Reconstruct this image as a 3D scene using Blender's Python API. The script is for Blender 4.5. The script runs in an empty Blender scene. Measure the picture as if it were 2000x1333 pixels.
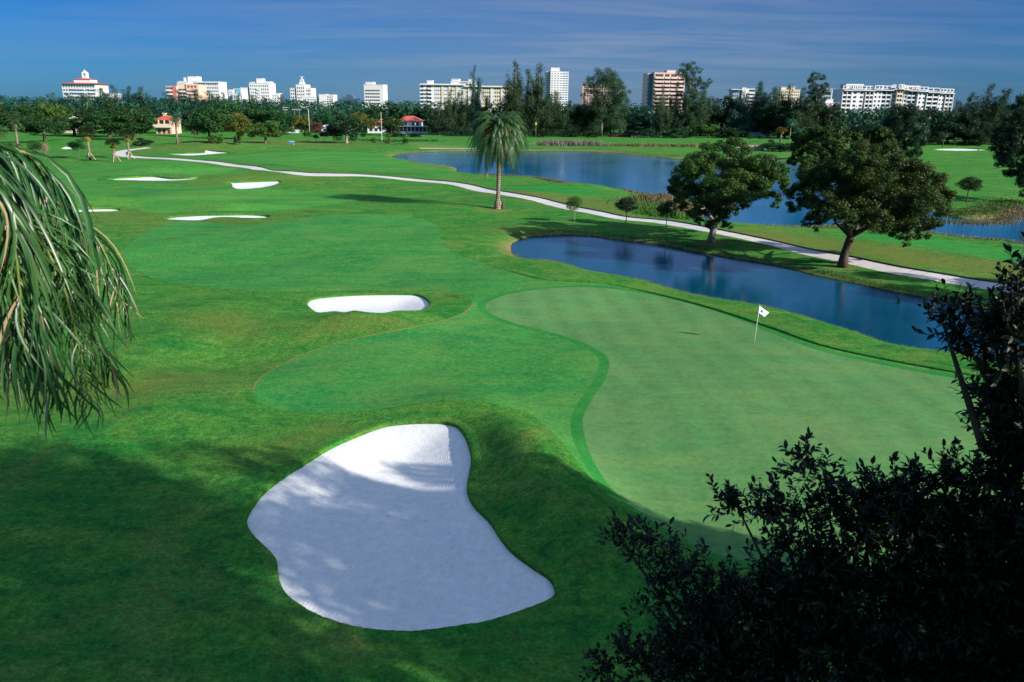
import bpy, bmesh, math, random, time
import numpy as np
from mathutils import Vector, Matrix
from mathutils.geometry import delaunay_2d_cdt
T0 = time.time()
rnd = random.Random(7)
nrng = np.random.default_rng(11)
SC = bpy.context.scene
COL = SC.collection

# ---------------------------------------------------------------- camera frame (photo is 2000 x 1333)
CAMZ = 13.5
PITCH = math.radians(16.5)
ROLL = 0.011
FPX = 1555.0
cF = np.array([0, math.cos(PITCH), -math.sin(PITCH)])
cR0 = np.array([1.0, 0, 0]); cU0 = np.array([0, math.sin(PITCH), math.cos(PITCH)])
cR = math.cos(ROLL)*cR0 + math.sin(ROLL)*cU0
cU = -math.sin(ROLL)*cR0 + math.cos(ROLL)*cU0
CAM = np.array([0, 0, CAMZ])

def ray(px, py):
    return cF + ((px-1000)*cR - (py-666.5)*cU)/FPX

def on_plane(px, py, z=0.0):
    d = ray(px, py)
    t = (z-CAMZ)/d[2]
    return CAM + d*t

def at_y(px, py, Y):
    d = ray(px, py)
    return CAM + d*(Y/d[1])

def project(p):
    d = np.asarray(p, float)-CAM
    k = d@cF
    return 1000+FPX*(d@cR)/k, 666.5-FPX*(d@cU)/k

# ---------------------------------------------------------------- object helpers
def mesh_from(verts, faces, name='mesh', smooth=True, mat_idx=None):
    me = bpy.data.meshes.new(name)
    verts = np.asarray(verts, dtype=np.float32).reshape(-1, 3)
    if isinstance(faces, np.ndarray):
        n, k = faces.shape
        me.vertices.add(len(verts)); me.vertices.foreach_set('co', verts.ravel())
        me.loops.add(n*k); me.loops.foreach_set('vertex_index', faces.astype(np.int32).ravel())
        me.polygons.add(n)
        me.polygons.foreach_set('loop_start', np.arange(0, n*k, k, dtype=np.int32))
        me.polygons.foreach_set('loop_total', np.full(n, k, dtype=np.int32))
        me.update(calc_edges=True)
    else:
        me.from_pydata([tuple(v) for v in verts.tolist()], [], faces)
        me.update()
    if smooth:
        me.polygons.foreach_set('use_smooth', np.ones(len(me.polygons), dtype=bool))
    if mat_idx is not None:
        me.polygons.foreach_set('material_index', np.asarray(mat_idx, dtype=np.int32))
    return me

def link(name, me, mat=None, parent=None, loc=None, rotz=None, **tags):
    o = bpy.data.objects.new(name, me)
    COL.objects.link(o)
    if mat is not None and me is not None and len(me.materials) == 0:
        for m in (mat if isinstance(mat, (list, tuple)) else [mat]):
            me.materials.append(m)
    if parent is not None:
        o.parent = parent
    if loc is not None:
        o.location = tuple(float(v) for v in loc)
    if rotz is not None:
        o.rotation_euler = (0, 0, rotz)
    for k, v in tags.items():
        o[k] = v
    return o

def thing(name, label, cat, loc, rotz=0.0, group=None, scale=None):
    o = link(name, None, loc=loc, rotz=rotz, label=label, category=cat)
    if group: o['group'] = group
    if scale is not None: o.scale = scale
    return o

class MB:
    """collects simple solids into one mesh"""
    def __init__(s): s.v = []; s.f = []; s.m = []
    def add(s, verts, faces, m=0):
        b = len(s.v); s.v += [tuple(float(c) for c in v) for v in verts]
        s.f += [tuple(i+b for i in f) for f in faces]; s.m += [m]*len(faces)
    def box(s, x0, x1, y0, y1, z0, z1, m=0):
        v = [(x0,y0,z0),(x1,y0,z0),(x1,y1,z0),(x0,y1,z0),(x0,y0,z1),(x1,y0,z1),(x1,y1,z1),(x0,y1,z1)]
        s.add(v, [(0,3,2,1),(4,5,6,7),(0,1,5,4),(1,2,6,5),(2,3,7,6),(3,0,4,7)], m)
    def tube(s, pts, rad, n=8, m=0, cap=True):
        pts = [np.asarray(p, float) for p in pts]
        rings = []
        for i, p in enumerate(pts):
            d = pts[min(i+1, len(pts)-1)]-pts[max(i-1, 0)]
            d = d/(np.linalg.norm(d)+1e-9)
            a = np.array([1.0,0,0]) if abs(d[0]) < .8 else np.array([0,1.0,0])
            u = np.cross(d, a); u /= np.linalg.norm(u); w = np.cross(d, u)
            r = rad[i] if hasattr(rad, '__len__') else rad
            rings.append([p+r*(math.cos(2*math.pi*k/n)*u+math.sin(2*math.pi*k/n)*w) for k in range(n)])
        v = [q for r in rings for q in r]; f = []
        for i in range(len(pts)-1):
            for k in range(n):
                f.append((i*n+k, i*n+(k+1)%n, (i+1)*n+(k+1)%n, (i+1)*n+k))
        if cap:
            f.append(tuple(range(n-1, -1, -1))); f.append(tuple((len(pts)-1)*n+k for k in range(n)))
        s.add(v, f, m)
    def hip(s, x0, x1, y0, y1, z0, h, over=0.4, m=0, ridge=0.5):
        x0-=over; x1+=over; y0-=over; y1+=over
        w=x1-x0; d=y1-y0
        if w>=d:
            r=min(d*ridge, w*.49); a=(x0+r,(y0+y1)/2,z0+h); b=(x1-r,(y0+y1)/2,z0+h)
            v=[(x0,y0,z0),(x1,y0,z0),(x1,y1,z0),(x0,y1,z0),a,b]
            f=[(0,1,5,4),(1,2,5),(2,3,4,5),(3,0,4),(0,3,2,1)]
        else:
            r=min(w*ridge, d*.49); a=((x0+x1)/2,y0+r,z0+h); b=((x0+x1)/2,y1-r,z0+h)
            v=[(x0,y0,z0),(x1,y0,z0),(x1,y1,z0),(x0,y1,z0),a,b]
            f=[(0,1,4),(1,2,5,4),(2,3,5),(3,0,4,5),(0,3,2,1)]
        s.add(v,f,m)
    def build(s, name, mat=None, parent=None, smooth=False, **kw):
        me = bpy.data.meshes.new(name)
        me.from_pydata(s.v, [], s.f)
        bm = bmesh.new(); bm.from_mesh(me); bmesh.ops.recalc_face_normals(bm, faces=bm.faces); bm.to_mesh(me); bm.free()
        me.polygons.foreach_set('use_smooth', np.full(len(me.polygons), smooth, dtype=bool))
        me.polygons.foreach_set('material_index', np.asarray(s.m, dtype=np.int32))
        me.update()
        return link(name, me, mat, parent, **kw)

# ---------------------------------------------------------------- materials
class NT:
    def __init__(s, name):
        s.m = bpy.data.materials.new(name); s.m.use_nodes = True
        s.t = s.m.node_tree; s.t.nodes.clear()
        s.out = s.n('ShaderNodeOutputMaterial')
    def n(s, typ, **kw):
        x = s.t.nodes.new(typ)
        for k, v in kw.items():
            if k.startswith('i_'):
                key = k[2:].replace('_', ' ')
                x.inputs[key].default_value = v
            else: setattr(x, k, v)
        return x
    def l(s, a, b): s.t.links.new(a, b)
    def noise(s, vec, scale, detail=3, rough=.55, dist=0.0):
        x = s.n('ShaderNodeTexNoise'); x.inputs['Scale'].default_value = scale
        x.inputs['Detail'].default_value = detail; x.inputs['Roughness'].default_value = rough
        x.inputs['Distortion'].default_value = dist
        if vec is not None: s.l(vec, x.inputs['Vector'])
        return x.outputs['Fac']
    def ramp(s, fac, stops):
        x = s.n('ShaderNodeValToRGB'); el = x.color_ramp.elements
        while len(el) < len(stops): el.new(0.5)
        for e, (p, c) in zip(el, stops):
            e.position = p; e.color = (*c, 1) if hasattr(c, '__len__') else (c, c, c, 1)
        s.l(fac, x.inputs['Fac']); return x.outputs['Color']
    def mix(s, fac, a, b, mode='MIX'):
        x = s.n('ShaderNodeMix', data_type='RGBA', blend_type=mode)
        for inp, v in ((x.inputs[0], fac), (x.inputs[6], a), (x.inputs[7], b)):
            if hasattr(v, 'links') or isinstance(v, bpy.types.NodeSocket): s.l(v, inp)
            elif hasattr(v, '__len__'): inp.default_value = (*v, 1)
            else: inp.default_value = v
        return x.outputs[2]
    def math(s, op, a, b=0.0, c=None):
        x = s.n('ShaderNodeMath', operation=op)
        for i, v in enumerate((a, b, c)):
            if v is None: continue
            if isinstance(v, bpy.types.NodeSocket): s.l(v, x.inputs[i])
            else: x.inputs[i].default_value = v
        return x.outputs[0]
    def pos(s): return s.n('ShaderNodeNewGeometry').outputs['Position']
    def scaled(s, vec, sx, sy, sz, rot=0.0):
        x = s.n('ShaderNodeMapping'); x.inputs['Scale'].default_value = (sx, sy, sz)
        x.inputs['Rotation'].default_value = (0, 0, rot); s.l(vec, x.inputs['Vector']); return x.outputs['Vector']
    def bump(s, h, dist, strength=1.0):
        x = s.n('ShaderNodeBump'); x.inputs['Distance'].default_value = dist; x.inputs['Strength'].default_value = strength
        s.l(h, x.inputs['Height']); return x.outputs['Normal']
    def bsdf(s, color, rough=.9, spec=.2, normal=None, **kw):
        x = s.n('ShaderNodeBsdfPrincipled')
        if isinstance(color, bpy.types.NodeSocket): s.l(color, x.inputs['Base Color'])
        else: x.inputs['Base Color'].default_value = (*color, 1)
        if isinstance(rough, bpy.types.NodeSocket): s.l(rough, x.inputs['Roughness'])
        else: x.inputs['Roughness'].default_value = rough
        x.inputs['Specular IOR Level'].default_value = spec
        for k, v in kw.items(): x.inputs[k.replace('_', ' ')].default_value = v
        if normal is not None: s.l(normal, x.inputs['Normal'])
        s.l(x.outputs[0], s.out.inputs['Surface']); return x

def plain(name, color, rough=.7, spec=.3, var=.12, scale=1.5, **kw):
    t = NT(name); p = t.n('ShaderNodeTexCoord').outputs['Object']
    f = t.noise(p, scale, 4)
    c = t.mix(f, [v*(1-var) for v in color], [min(1, v*(1+var)) for v in color])
    t.bsdf(c, rough, spec, **kw); return t.m

def grass_mat(name, base, light, patch=None, patch_amt=.5, patch_scale=.12, stripes=None, bump=.03, fine=(14, 60), fine_amt=.22, seed=0.0, mot=1.0, streak_rot=.35):
    t = NT(name); P = t.pos()
    off = t.n('ShaderNodeMapping'); off.inputs['Location'].default_value = (seed*13.1, seed*7.7, seed); t.l(P, off.inputs['Vector']); V = off.outputs['Vector']
    big = t.noise(V, .05, 4, .6, .4)
    streak = t.noise(t.scaled(V, .28, 1.0, 1, streak_rot), .55, 7, .68, .5)
    mott = t.noise(V, .9, 7, .72, .3)
    f1 = t.noise(V, fine[0], 3, .7); f2 = t.noise(V, fine[1], 2, .7)
    c = t.mix(t.ramp(big, [(.3, 0), (.7, 1)]), base, light)
    c = t.mix(t.ramp(streak, [(.40, 0), (.66, .75*mot)]), c, [light[0]*1.9+.006, light[1]*1.10, light[2]*1.05])
    mid2 = t.noise(V, 3.6, 4, .7, .2)
    c = t.mix(1.0, c, t.ramp(mid2, [(.32, (1-.30*mot,)*3), (.68, (1+.26*mot,)*3)]), 'MULTIPLY')
    c = t.mix(t.ramp(mott, [(.30, .55*mot), (.52, 0)]), c, [base[0]*.35, base[1]*.66, base[2]*.80])
    if stripes:
        w, ang, amt = stripes
        s = t.scaled(V, 1, 1, 1, ang)
        x = t.n('ShaderNodeSeparateXYZ'); t.l(s, x.inputs[0])
        wob = t.math('MULTIPLY', t.noise(V, .02, 2), w*5)
        a = t.math('SINE', t.math('MULTIPLY', t.math('ADD', x.outputs[0], wob), math.pi*2/w))
        a = t.math('MULTIPLY_ADD', a, .5, .5)
        fade = t.ramp(t.noise(V, .03, 2), [(.35, .25), (.65, 1)])
        a = t.math('MULTIPLY', a, fade)
        c = t.mix(t.math('MULTIPLY', a, amt), c, [min(1, v*1.45+.004) for v in light])
    if patch:
        pn = t.noise(V, patch_scale, 6, .68, .8)
        pm = t.ramp(pn, [(.48, 0), (.72, patch_amt)])
        c = t.mix(pm, c, patch)
    g = t.math('MULTIPLY', t.math('ADD', f1, f2), .5)
    lo = 1-fine_amt*1.6; hi = 1+fine_amt*1.6
    gr = t.ramp(g, [(.34, (lo,)*3), (.66, (hi,)*3)])
    c = t.mix(1.0, c, gr, 'MULTIPLY')
    nm = t.bump(t.math('ADD', f1, t.math('MULTIPLY', f2, .5)), bump) if bump else None
    t.bsdf(c, .95, .08, nm); return t.m
SKY_SAT = 1.05; SKY_STR = .10; CLOUD = (1.35, 1.75, 2.5)
SKY_LOW = (.056, .190, .45); SKY_LOW2 = (.010, .160, .345); SKY_HIGH = (2.6, 2.0, 1.6)
SUN_STR = 4.3; EXPO = .97
# ---------------------------------------------------------------- terrain
SUN_AZ = (0.872, -0.49)      # horizontal direction towards the sun
SUN_EL = math.radians(24)
def smooth01(t): t = np.clip(t, 0, 1); return t*t*(3-2*t)

MOUNDS = []  # (x, y, h, rx, ry, ang)
def mound(px, py, h, rx, ry, ang=0.0):
    p = on_plane(px, py); MOUNDS.append((p[0], p[1], h, rx, ry, ang))
def ridge(p0, p1, h, w, n=6):
    a = on_plane(*p0); b = on_plane(*p1); L = np.hypot(*(b-a)[:2]); ang = math.atan2(b[1]-a[1], b[0]-a[0])
    m = (a+b)/2
    MOUNDS.append((m[0], m[1], h, L*.50+w*.3, w, ang))
# bank to the right of the big bunker
ridge((972, 838), (1140, 1030), 1.25, 1.75)
ridge((1100, 1030), (1230, 1120), .55, 1.9)
mound(900, 800, .30, 3.0, 1.6)
# hummocks round the middle bunker
ridge((620, 640), (830, 625), .80, 2.0)
mound(885, 600, .35, 2.6, 2.6)
mound(430, 615, .75, 4.2, 3.4)
mound(330, 665, .45, 3, 3)
mound(470, 700, -.40, 4.2, 2.4)
mound(720, 566, .35, 6.0, 2.4)
mound(330, 800, .3, 3, 3)
# green tilts a little
mound(1500, 820, .25, 12, 9)
# far mounds
mound(600, 347, 1.3, 12, 7); mound(395, 338, 1.1, 14, 5); mound(480, 352, .5, 8, 5)
mound(430, 408, .9, 9, 4); mound(180, 399, .9, 9, 4); mound(300, 338, .8, 9, 5)
mound(395, 289, 1.6, 16, 8); mound(130, 281, 1.5, 14, 6); mound(830, 286, 1.2, 14, 7)
mound(500, 290, .8, 26, 9); mound(1210, 306, 1.4, 16, 7); mound(1105, 367, .7, 14, 4); mound(1250, 395, .6, 5, 4)
mound(1870, 284, 1.2, 12, 4)
mound(560, 480, .5, 14, 8); mound(380, 500, -.5, 14, 9)
_M = np.array(MOUNDS)

def hbase(x, y):
    x = np.asarray(x, float); y = np.asarray(y, float)
    z = np.zeros(np.broadcast(x, y).shape)
    for (mx, my, h, rx, ry, an) in MOUNDS:
        c, s = math.cos(an), math.sin(an)
        u = ((x-mx)*c+(y-my)*s)/rx; v = (-(x-mx)*s+(y-my)*c)/ry
        z = z + h*np.exp(-(u*u+v*v))
    r = np.hypot(x, y)
    amp = smooth01((r-34)/25)*(1-smooth01((r-150)/120))
    z = z + amp*(.20*np.sin(x*.13+1.3+.5*np.sin(y*.07))*np.sin(y*.11+.4)+.10*np.sin(x*.27-y*.19)+.06*np.sin(x*.41+y*.33+2))
    z = z + .05*np.sin(x*.55+.3)*np.sin(y*.47+1.1)*smooth01((r-15)/10)*(1-smooth01((r-90)/60))
    return z

def gp(px, py):
    """photo pixel -> point on the land surface"""
    d = ray(px, py); t0 = -CAMZ/d[2]
    ts = t0*np.linspace(.6, 1.25, 260)
    P = CAM[None]+ts[:, None]*d[None]
    g = P[:, 2]-hbase(P[:, 0], P[:, 1])
    i = np.argmax(g < 0)
    if g[i] >= 0: return CAM+d*t0
    a = g[i-1]/(g[i-1]-g[i]); t = ts[i-1]+(ts[i]-ts[i-1])*a
    return CAM+d*t

WL = -0.6
def catmull(P, closed=True, seg=8):
    P = np.asarray(P, float); n = len(P); out = []
    rng_ = range(n) if closed else range(n-1)
    for i in rng_:
        if closed: p0, p1, p2, p3 = P[(i-1)%n], P[i], P[(i+1)%n], P[(i+2)%n]
        else: p0, p1, p2, p3 = P[max(i-1, 0)], P[i], P[i+1], P[min(i+2, n-1)]
        for k in range(seg):
            t = k/seg
            out.append(.5*((2*p1)+(-p0+p2)*t+(2*p0-5*p1+4*p2-p3)*t*t+(-p0+3*p1-3*p2+p3)*t**3))
    if not closed: out.append(P[-1])
    return np.array(out)

def world_poly(px, water=False, seg=6, closed=True):
    P = np.array([(on_plane(a, b, WL) if water else gp(a, b))[:2] for a, b in px])
    return catmull(P, closed, seg)

BUNKERS = {
 'big': [(482,1010),(495,985),(520,955),(560,925),(600,900),(650,870),(700,848),(750,830),(800,824),(850,823),(885,828),(903,843),(915,870),(920,900),(915,930),(912,955),(925,985),(955,1015),(975,1045),(1000,1075),(1040,1105),(1070,1125),(1083,1145),(1080,1165),(1050,1180),(1010,1195),(950,1213),(880,1225),(800,1233),(720,1228),(650,1212),(600,1190),(560,1160),(545,1130),(540,1095),(525,1075),(495,1045),(483,1025)],
 'mid': [(600,593),(610,584),(640,579),(700,575),(780,574),(820,577),(838,590),(832,602),(810,607),(780,607),(745,612),(700,608),(660,609),(625,611),(610,605)],
 'c': [(318,428),(340,422),(380,419),(440,418),(500,418),(530,422),(515,426),(480,426),(440,424),(410,427),(385,431),(350,430)],
 'd': [(122,411),(160,407),(220,406),(238,410),(220,413),(170,414),(140,414)],
 'e': [(210,350),(250,346),(300,344),(340,348),(370,347),(392,345),(380,350),(340,353),(280,353),(230,352)],
 'f': [(440,357),(470,355),(520,353),(548,353),(540,360),(510,367),(470,370),(455,366),(453,360)],
 'g': [(328,301),(370,299),(398,298),(402,293),(430,296),(452,298),(420,301),(380,304),(345,303)],
 'h': [(1822,292),(1850,290),(1890,290),(1930,292),(1920,294),(1880,295),(1840,294)],
 'i': [(118,290),(128,286),(140,287),(142,291),(128,292)],
}
POND = [(1000,483),(1010,472),(1032,465),(1070,461),(1120,460),(1165,463),(1200,469),(1265,476),(1310,483),(1350,492),(1400,500),(1450,509),(1530,523),(1590,539),(1650,551),(1700,562),(1780,578),(1860,595),(1930,606),(2000,620),(2120,640),(2200,700),(2150,740),(2000,722),(1885,700),(1820,691),(1750,681),(1690,662),(1620,640),(1560,620),(1490,603),(1460,598),(1400,588),(1340,575),(1280,560),(1220,550),(1160,540),(1120,527),(1070,517),(1030,512),(1005,500)]
LAKE = [(768,308),(775,304),(790,301),(830,298),(900,296),(1010,296),(1100,296),(1180,298),(1230,303),(1290,309),(1340,312),(1420,312),(1490,314),(1560,322),(1650,345),(1740,375),(1800,405),(1850,424),(1900,430),(1950,428),(1985,415),(2010,404),(2100,385),(2300,390),(2300,540),(2000,479),(1900,469),(1840,462),(1750,450),(1640,446),(1560,447),(1500,446),(1425,442),(1350,434),(1340,420),(1345,405),(1352,392),(1310,384),(1260,381),(1200,373),(1140,365),(1100,358),(1050,350),(1010,347),(960,344),(920,341),(893,336),(897,331),(885,327),(850,323),(815,318),(790,313)]
BACKPOND = [(1010,284),(1100,283.5),(1200,284),(1300,284.5),(1365,285),(1365,288),(1300,288),(1200,288),(1100,287),(1010,286.5)]
GREEN = [(948,600),(958,588),(990,576),(1040,567),(1100,562),(1160,562),(1220,568),(1290,580),(1340,592),(1400,610),(1460,632),(1530,660),(1600,685),(1700,708),(1800,728),(1900,745),(2000,760),(2130,800),(2250,900),(2200,1020),(2000,1100),(1850,1130),(1700,1125),(1550,1112),(1450,1095),(1380,1075),(1310,1040),(1250,1000),(1200,960),(1170,920),(1150,880),(1138,830),(1143,805),(1160,775),(1180,745),(1190,715),(1185,697),(1165,682),(1120,662),(1060,645),(1000,630),(963,615)]
FAIRWAY = [(243,500),(252,478),(290,452),(360,432),(480,440),(600,425),(700,418),(800,424),(852,440),(858,462),(872,485),(905,503),(960,521),(1050,545),(1150,553),(1200,558),(1300,580),(1400,607),(1500,640),(1600,675),(1750,708),(1900,735),(2020,755),(2200,790),(2400,900),(2300,1080),(2000,1150),(1800,1170),(1550,1140),(1400,1090),(1290,1035),(1220,990),(1160,940),(1120,890),(1080,845),(1040,812),(980,793),(920,784),(830,788),(740,800),(660,808),(600,807),(540,799),(505,783),(494,760),(505,742),(550,712),(620,682),(700,660),(800,641),(860,628),(905,612),(922,592),(900,573),(850,566),(720,567),(600,570),(480,567),(360,555),(280,535)]
FARWAY = [(40,400),(90,345),(200,322),(330,315),(400,322),(480,338),(420,343),(330,340),(200,345),(215,358),(400,362),(560,372),(640,372),(720,382),(600,405),(540,412),(420,412),(300,416),(250,405),(150,400)]
UPFAIR = [(300,306),(400,308),(500,318),(640,330),(800,338),(860,345),(900,346),(880,332),(800,318),(740,300),(640,296),(520,300),(400,306)]
TEE = [(965,368),(1010,365),(1060,361),(1120,366),(1180,376),(1150,380),(1080,377),(1000,372)]
STRIP = [(1640,455),(1750,460),(1850,470),(2000,490),(2200,520),(2200,560),(2000,515),(1900,500),(1780,480),(1680,467)]
PATHC = [(243,305),(300,309),(400,316),(500,329),(560,336),(650,342),(760,347),(860,356),(930,369),(1000,381),(1060,393),(1120,408),(1200,424),(1300,435),(1380,449),(1450,463),(1530,481),(1600,497),(1680,513),(1760,530),(1850,545),(1960,562),(2080,580),(2250,605)]
PATHB = [(243,305),(233,301),(236,297),(255,293),(290,288.5)]
PATHD = [(820,290),(880,290.3),(950,290.6),(1010,290)]
PATHE = [(90,289),(140,291.5),(100,292.5)]

def band(px, w, taper=None):
    C = np.array([gp(a, b)[:2] for a, b in px]); C = catmull(C, False, 6)
    d = np.gradient(C, axis=0); d /= np.linalg.norm(d, axis=1)[:, None]+1e-9
    n = np.stack([-d[:, 1], d[:, 0]], 1)
    w = np.interp(np.arange(len(C)), np.linspace(0, len(C)-1, len(w)), w) if hasattr(w, '__len__') else np.full(len(C), w)
    return np.vstack([C+n*w[:, None]/2, (C-n*w[:, None]/2)[::-1]]), C+n*w[:, None]/2, C-n*w[:, None]/2

def inside(P, poly):
    x, y = P[:, 0], P[:, 1]; r = np.zeros(len(P), bool)
    bx0, by0 = poly.min(0); bx1, by1 = poly.max(0)
    idx = np.where((x >= bx0)&(x <= bx1)&(y >= by0)&(y <= by1))[0]
    if not len(idx): return r
    x = x[idx]; y = y[idx]; c = np.zeros(len(idx), bool)
    x1, y1 = poly[:, 0], poly[:, 1]; x2, y2 = np.roll(x1, -1), np.roll(y1, -1)
    for a, b, e, f in zip(x1, y1, x2, y2):
        if b == f: continue
        m = ((b > y) != (f > y)) & (x < (e-a)*(y-b)/(f-b)+a)
        c ^= m
    r[idx] = c; return r

def dist_poly(P, poly, closed=True, maxd=1e9):
    A = poly; B = np.roll(poly, -1, 0)
    if not closed: A = A[:-1]; B = B[:-1]
    out = np.full(len(P), 1e9)
    lo = poly.min(0)-maxd; hi = poly.max(0)+maxd
    idx = np.where((P >= lo).all(1)&(P <= hi).all(1))[0] if maxd < 1e8 else np.arange(len(P))
    for s in range(0, len(idx), 4000):
        j = idx[s:s+4000]; Q = P[j][:, None]; AB = (B-A)[None]; AQ = Q-A[None]
        t = np.clip((AQ*AB).sum(2)/((AB**2).sum(2)+1e-12), 0, 1)
        d = np.linalg.norm(AQ-t[..., None]*AB, axis=2).min(1); out[j] = d
    return out

PW = {}
for k, v in BUNKERS.items(): PW['bunker_'+k] = world_poly(v, seg=7 if k == 'big' else 4)
PW['pond'] = world_poly(POND, True, 5); PW['lake'] = world_poly(LAKE, True, 4); PW['backpond'] = world_poly(BACKPOND, True, 3)
PW['green'] = world_poly(GREEN, seg=6); PW['fairway'] = world_poly(FAIRWAY, seg=5)
PW['farway'] = world_poly(FARWAY, seg=3); PW['upfair'] = world_poly(UPFAIR, seg=3); PW['tee'] = world_poly(TEE, seg=3); PW['strip'] = world_poly(STRIP, seg=3)
PW['path'], PATH_L, PATH_R = band(PATHC, [4.0,3.2,2.6,2.6,2.6,2.6,2.6,2.7,2.8,2.9])
PW['pathb'], _, _ = band(PATHB, [2.5,3,3.2,3.2,2.6])
PW['pathd'], _, _ = band(PATHD, 2.6)
def offset_poly(P, d):
    n = len(P); e = np.roll(P, -1, 0)-np.roll(P, 1, 0); e /= np.linalg.norm(e, axis=1)[:, None]+1e-9
    nn = np.stack([e[:, 1], -e[:, 0]], 1)
    area = .5*np.sum(P[:, 0]*np.roll(P[:, 1], -1)-np.roll(P[:, 0], -1)*P[:, 1])
    return P+nn*d*(1 if area > 0 else -1)
PW['collar'] = offset_poly(PW['green'], .55)

WATERS = [('pond', 2.2), ('lake', 4.0), ('backpond', 3.0)]
BUNK = [k for k in PW if k.startswith('bunker')]
def hfull(P):
    """final land height at Nx2 points"""
    z = hbase(P[:, 0], P[:, 1])
    for k, W in WATERS:
        d = dist_poly(P, PW[k], maxd=W+1); ins = inside(P, PW[k])
        o = (~ins) & (d < W)
        z[o] = WL+(z[o]-WL)*smooth01(np.sqrt(d[o]/W)*.999)
        di = dist_poly(P[ins], PW[k])
        z[ins] = WL-.05-np.minimum(1.4, di*.5)
    return z
def hz(x, y): return float(hfull(np.array([[x, y]], float))[0])

def lip_depth(k): return .14 if k == 'bunker_big' else (.12 if k == 'bunker_mid' else .25)
def sand_z(P, k):
    z = hbase(P[:, 0], P[:, 1]); d = dist_poly(P, PW[k])
    s = {'bunker_big': .45, 'bunker_mid': .35}.get(k, .3)
    c = PW[k].mean(0)
    return z-lip_depth(k)-s*smooth01(d/2.6)*.8

# ---- point set
pts = []
def ring(r0, r1, st, a0, a1):
    r = r0
    i = 0
    while r < r1:
        n = max(2, int((a1-a0)/st)); off = .5*(i % 2)
        for k in range(n):
            a = a0+(a1-a0)*(k+off)/n
            rr = r*(1+rnd.uniform(-.2, .2)*st); aa = a+rnd.uniform(-.2, .2)*st
            pts.append((rr*math.sin(aa), rr*math.cos(aa)))
        r *= 1+st; i += 1
W0 = math.radians(44)
ring(11, 70, .0125, -W0, W0); ring(70, 480, .017, -W0, W0); ring(480, 5000, .12, -math.pi, math.pi)
ring(5, 480, .14, W0+.05, 2*math.pi-W0-.05); ring(2.5, 11, .14, -W0, W0)
pts = np.array(pts)
cons_v = []; cons_e = []
keep = np.ones(len(pts), bool)
for k, P in PW.items():
    b = len(cons_v); n = len(P)
    cons_v += P.tolist(); cons_e += [(b+i, b+(i+1) % n) for i in range(n)]
    d = dist_poly(pts, P, maxd=6); r = np.hypot(pts[:, 0], pts[:, 1])
    keep &= ~(d < .005*r)
    if k.startswith('bunker_') or k in ('pond',):   # inner/outer support rows
        for dd in ((-.12, -.5, .25, .8) if k in ('bunker_big', 'bunker_mid') else (-.3, .3) if k == 'pond' else (-.4, .4)):
            cons_v += offset_poly(P, dd)[::1].tolist()
pts = pts[keep]
allp = [Vector(p) for p in cons_v+pts.tolist()]
v2, e2, f2, _, _, _ = delaunay_2d_cdt(allp, cons_e, [], 0, 1e-4, False)
V2 = np.array([(v.x, v.y) for v in v2]); F2 = np.array([f for f in f2 if len(f) == 3])
Z2 = hfull(V2)
CEN = V2[F2].mean(1)
print('cdt', len(V2), len(F2), round(time.time()-T0, 1))
region = np.full(len(F2), 'ground', dtype=object)
for k in ('farway', 'upfair', 'tee', 'strip', 'fairway', 'collar', 'green', 'pathd', 'pathb', 'path', *BUNK):
    region[inside(CEN, PW[k])] = k
WET = np.zeros(len(F2), bool)
for k, _ in WATERS: WET |= inside(CEN, PW[k])
region[WET] = 'ground'

def submesh(mask, name, mat, zf=None, **tags):
    F = F2[mask]
    if len(F) == 0: return None
    u, inv = np.unique(F, return_inverse=True); F = inv.reshape(-1, 3)
    V = V2[u]; Z = Z2[u] if zf is None else zf(V)
    a = V[F[:, 1]]-V[F[:, 0]]; b = V[F[:, 2]]-V[F[:, 0]]
    flip = (a[:, 0]*b[:, 1]-a[:, 1]*b[:, 0]) < 0
    F[flip] = F[flip][:, ::-1]
    me = mesh_from(np.column_stack([V, Z]), F, name)
    return link(name, me, mat, **tags)
# ---------------------------------------------------------------- ground materials and sheets
G = dict
M = {}
M['rough'] = grass_mat('rough_grass', (.016,.155,.026), (.044,.205,.026), (.19,.21,.055), .4, .16, bump=.07, fine=(8, 36), fine_amt=.36)
M['fairway'] = grass_mat('fairway_grass', (.016,.172,.040), (.040,.212,.038), (.14,.23,.060), .45, .14, stripes=(6.5, .35, .16), bump=.02, fine=(10, 46), fine_amt=.22, seed=0, streak_rot=-.3)
M['farway'] = grass_mat('mown_grass', (.018,.168,.030), (.048,.215,.032), (.17,.24,.06), .25, .07, stripes=(9.0, 1.15, .5), bump=0, fine=(3, 14), fine_amt=.14, seed=2)
M['green'] = grass_mat('putting_grass', (.060,.182,.056), (.080,.212,.064), (.15,.21,.085), .35, .25, stripes=(2.0, -.12, .30), mot=.6, bump=.006, fine=(18, 70), fine_amt=.12, seed=3)
M['collar'] = grass_mat('collar_grass', (.015,.170,.033), (.032,.200,.033), None, 0, .2, mot=.6, bump=.015, fine=(14, 60), fine_amt=.16, seed=4)
M['tee'] = grass_mat('tee_grass', (.014,.185,.030), (.028,.212,.032), None, 0, .2, bump=0, fine=(4, 15), fine_amt=.1, seed=5)

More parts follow.
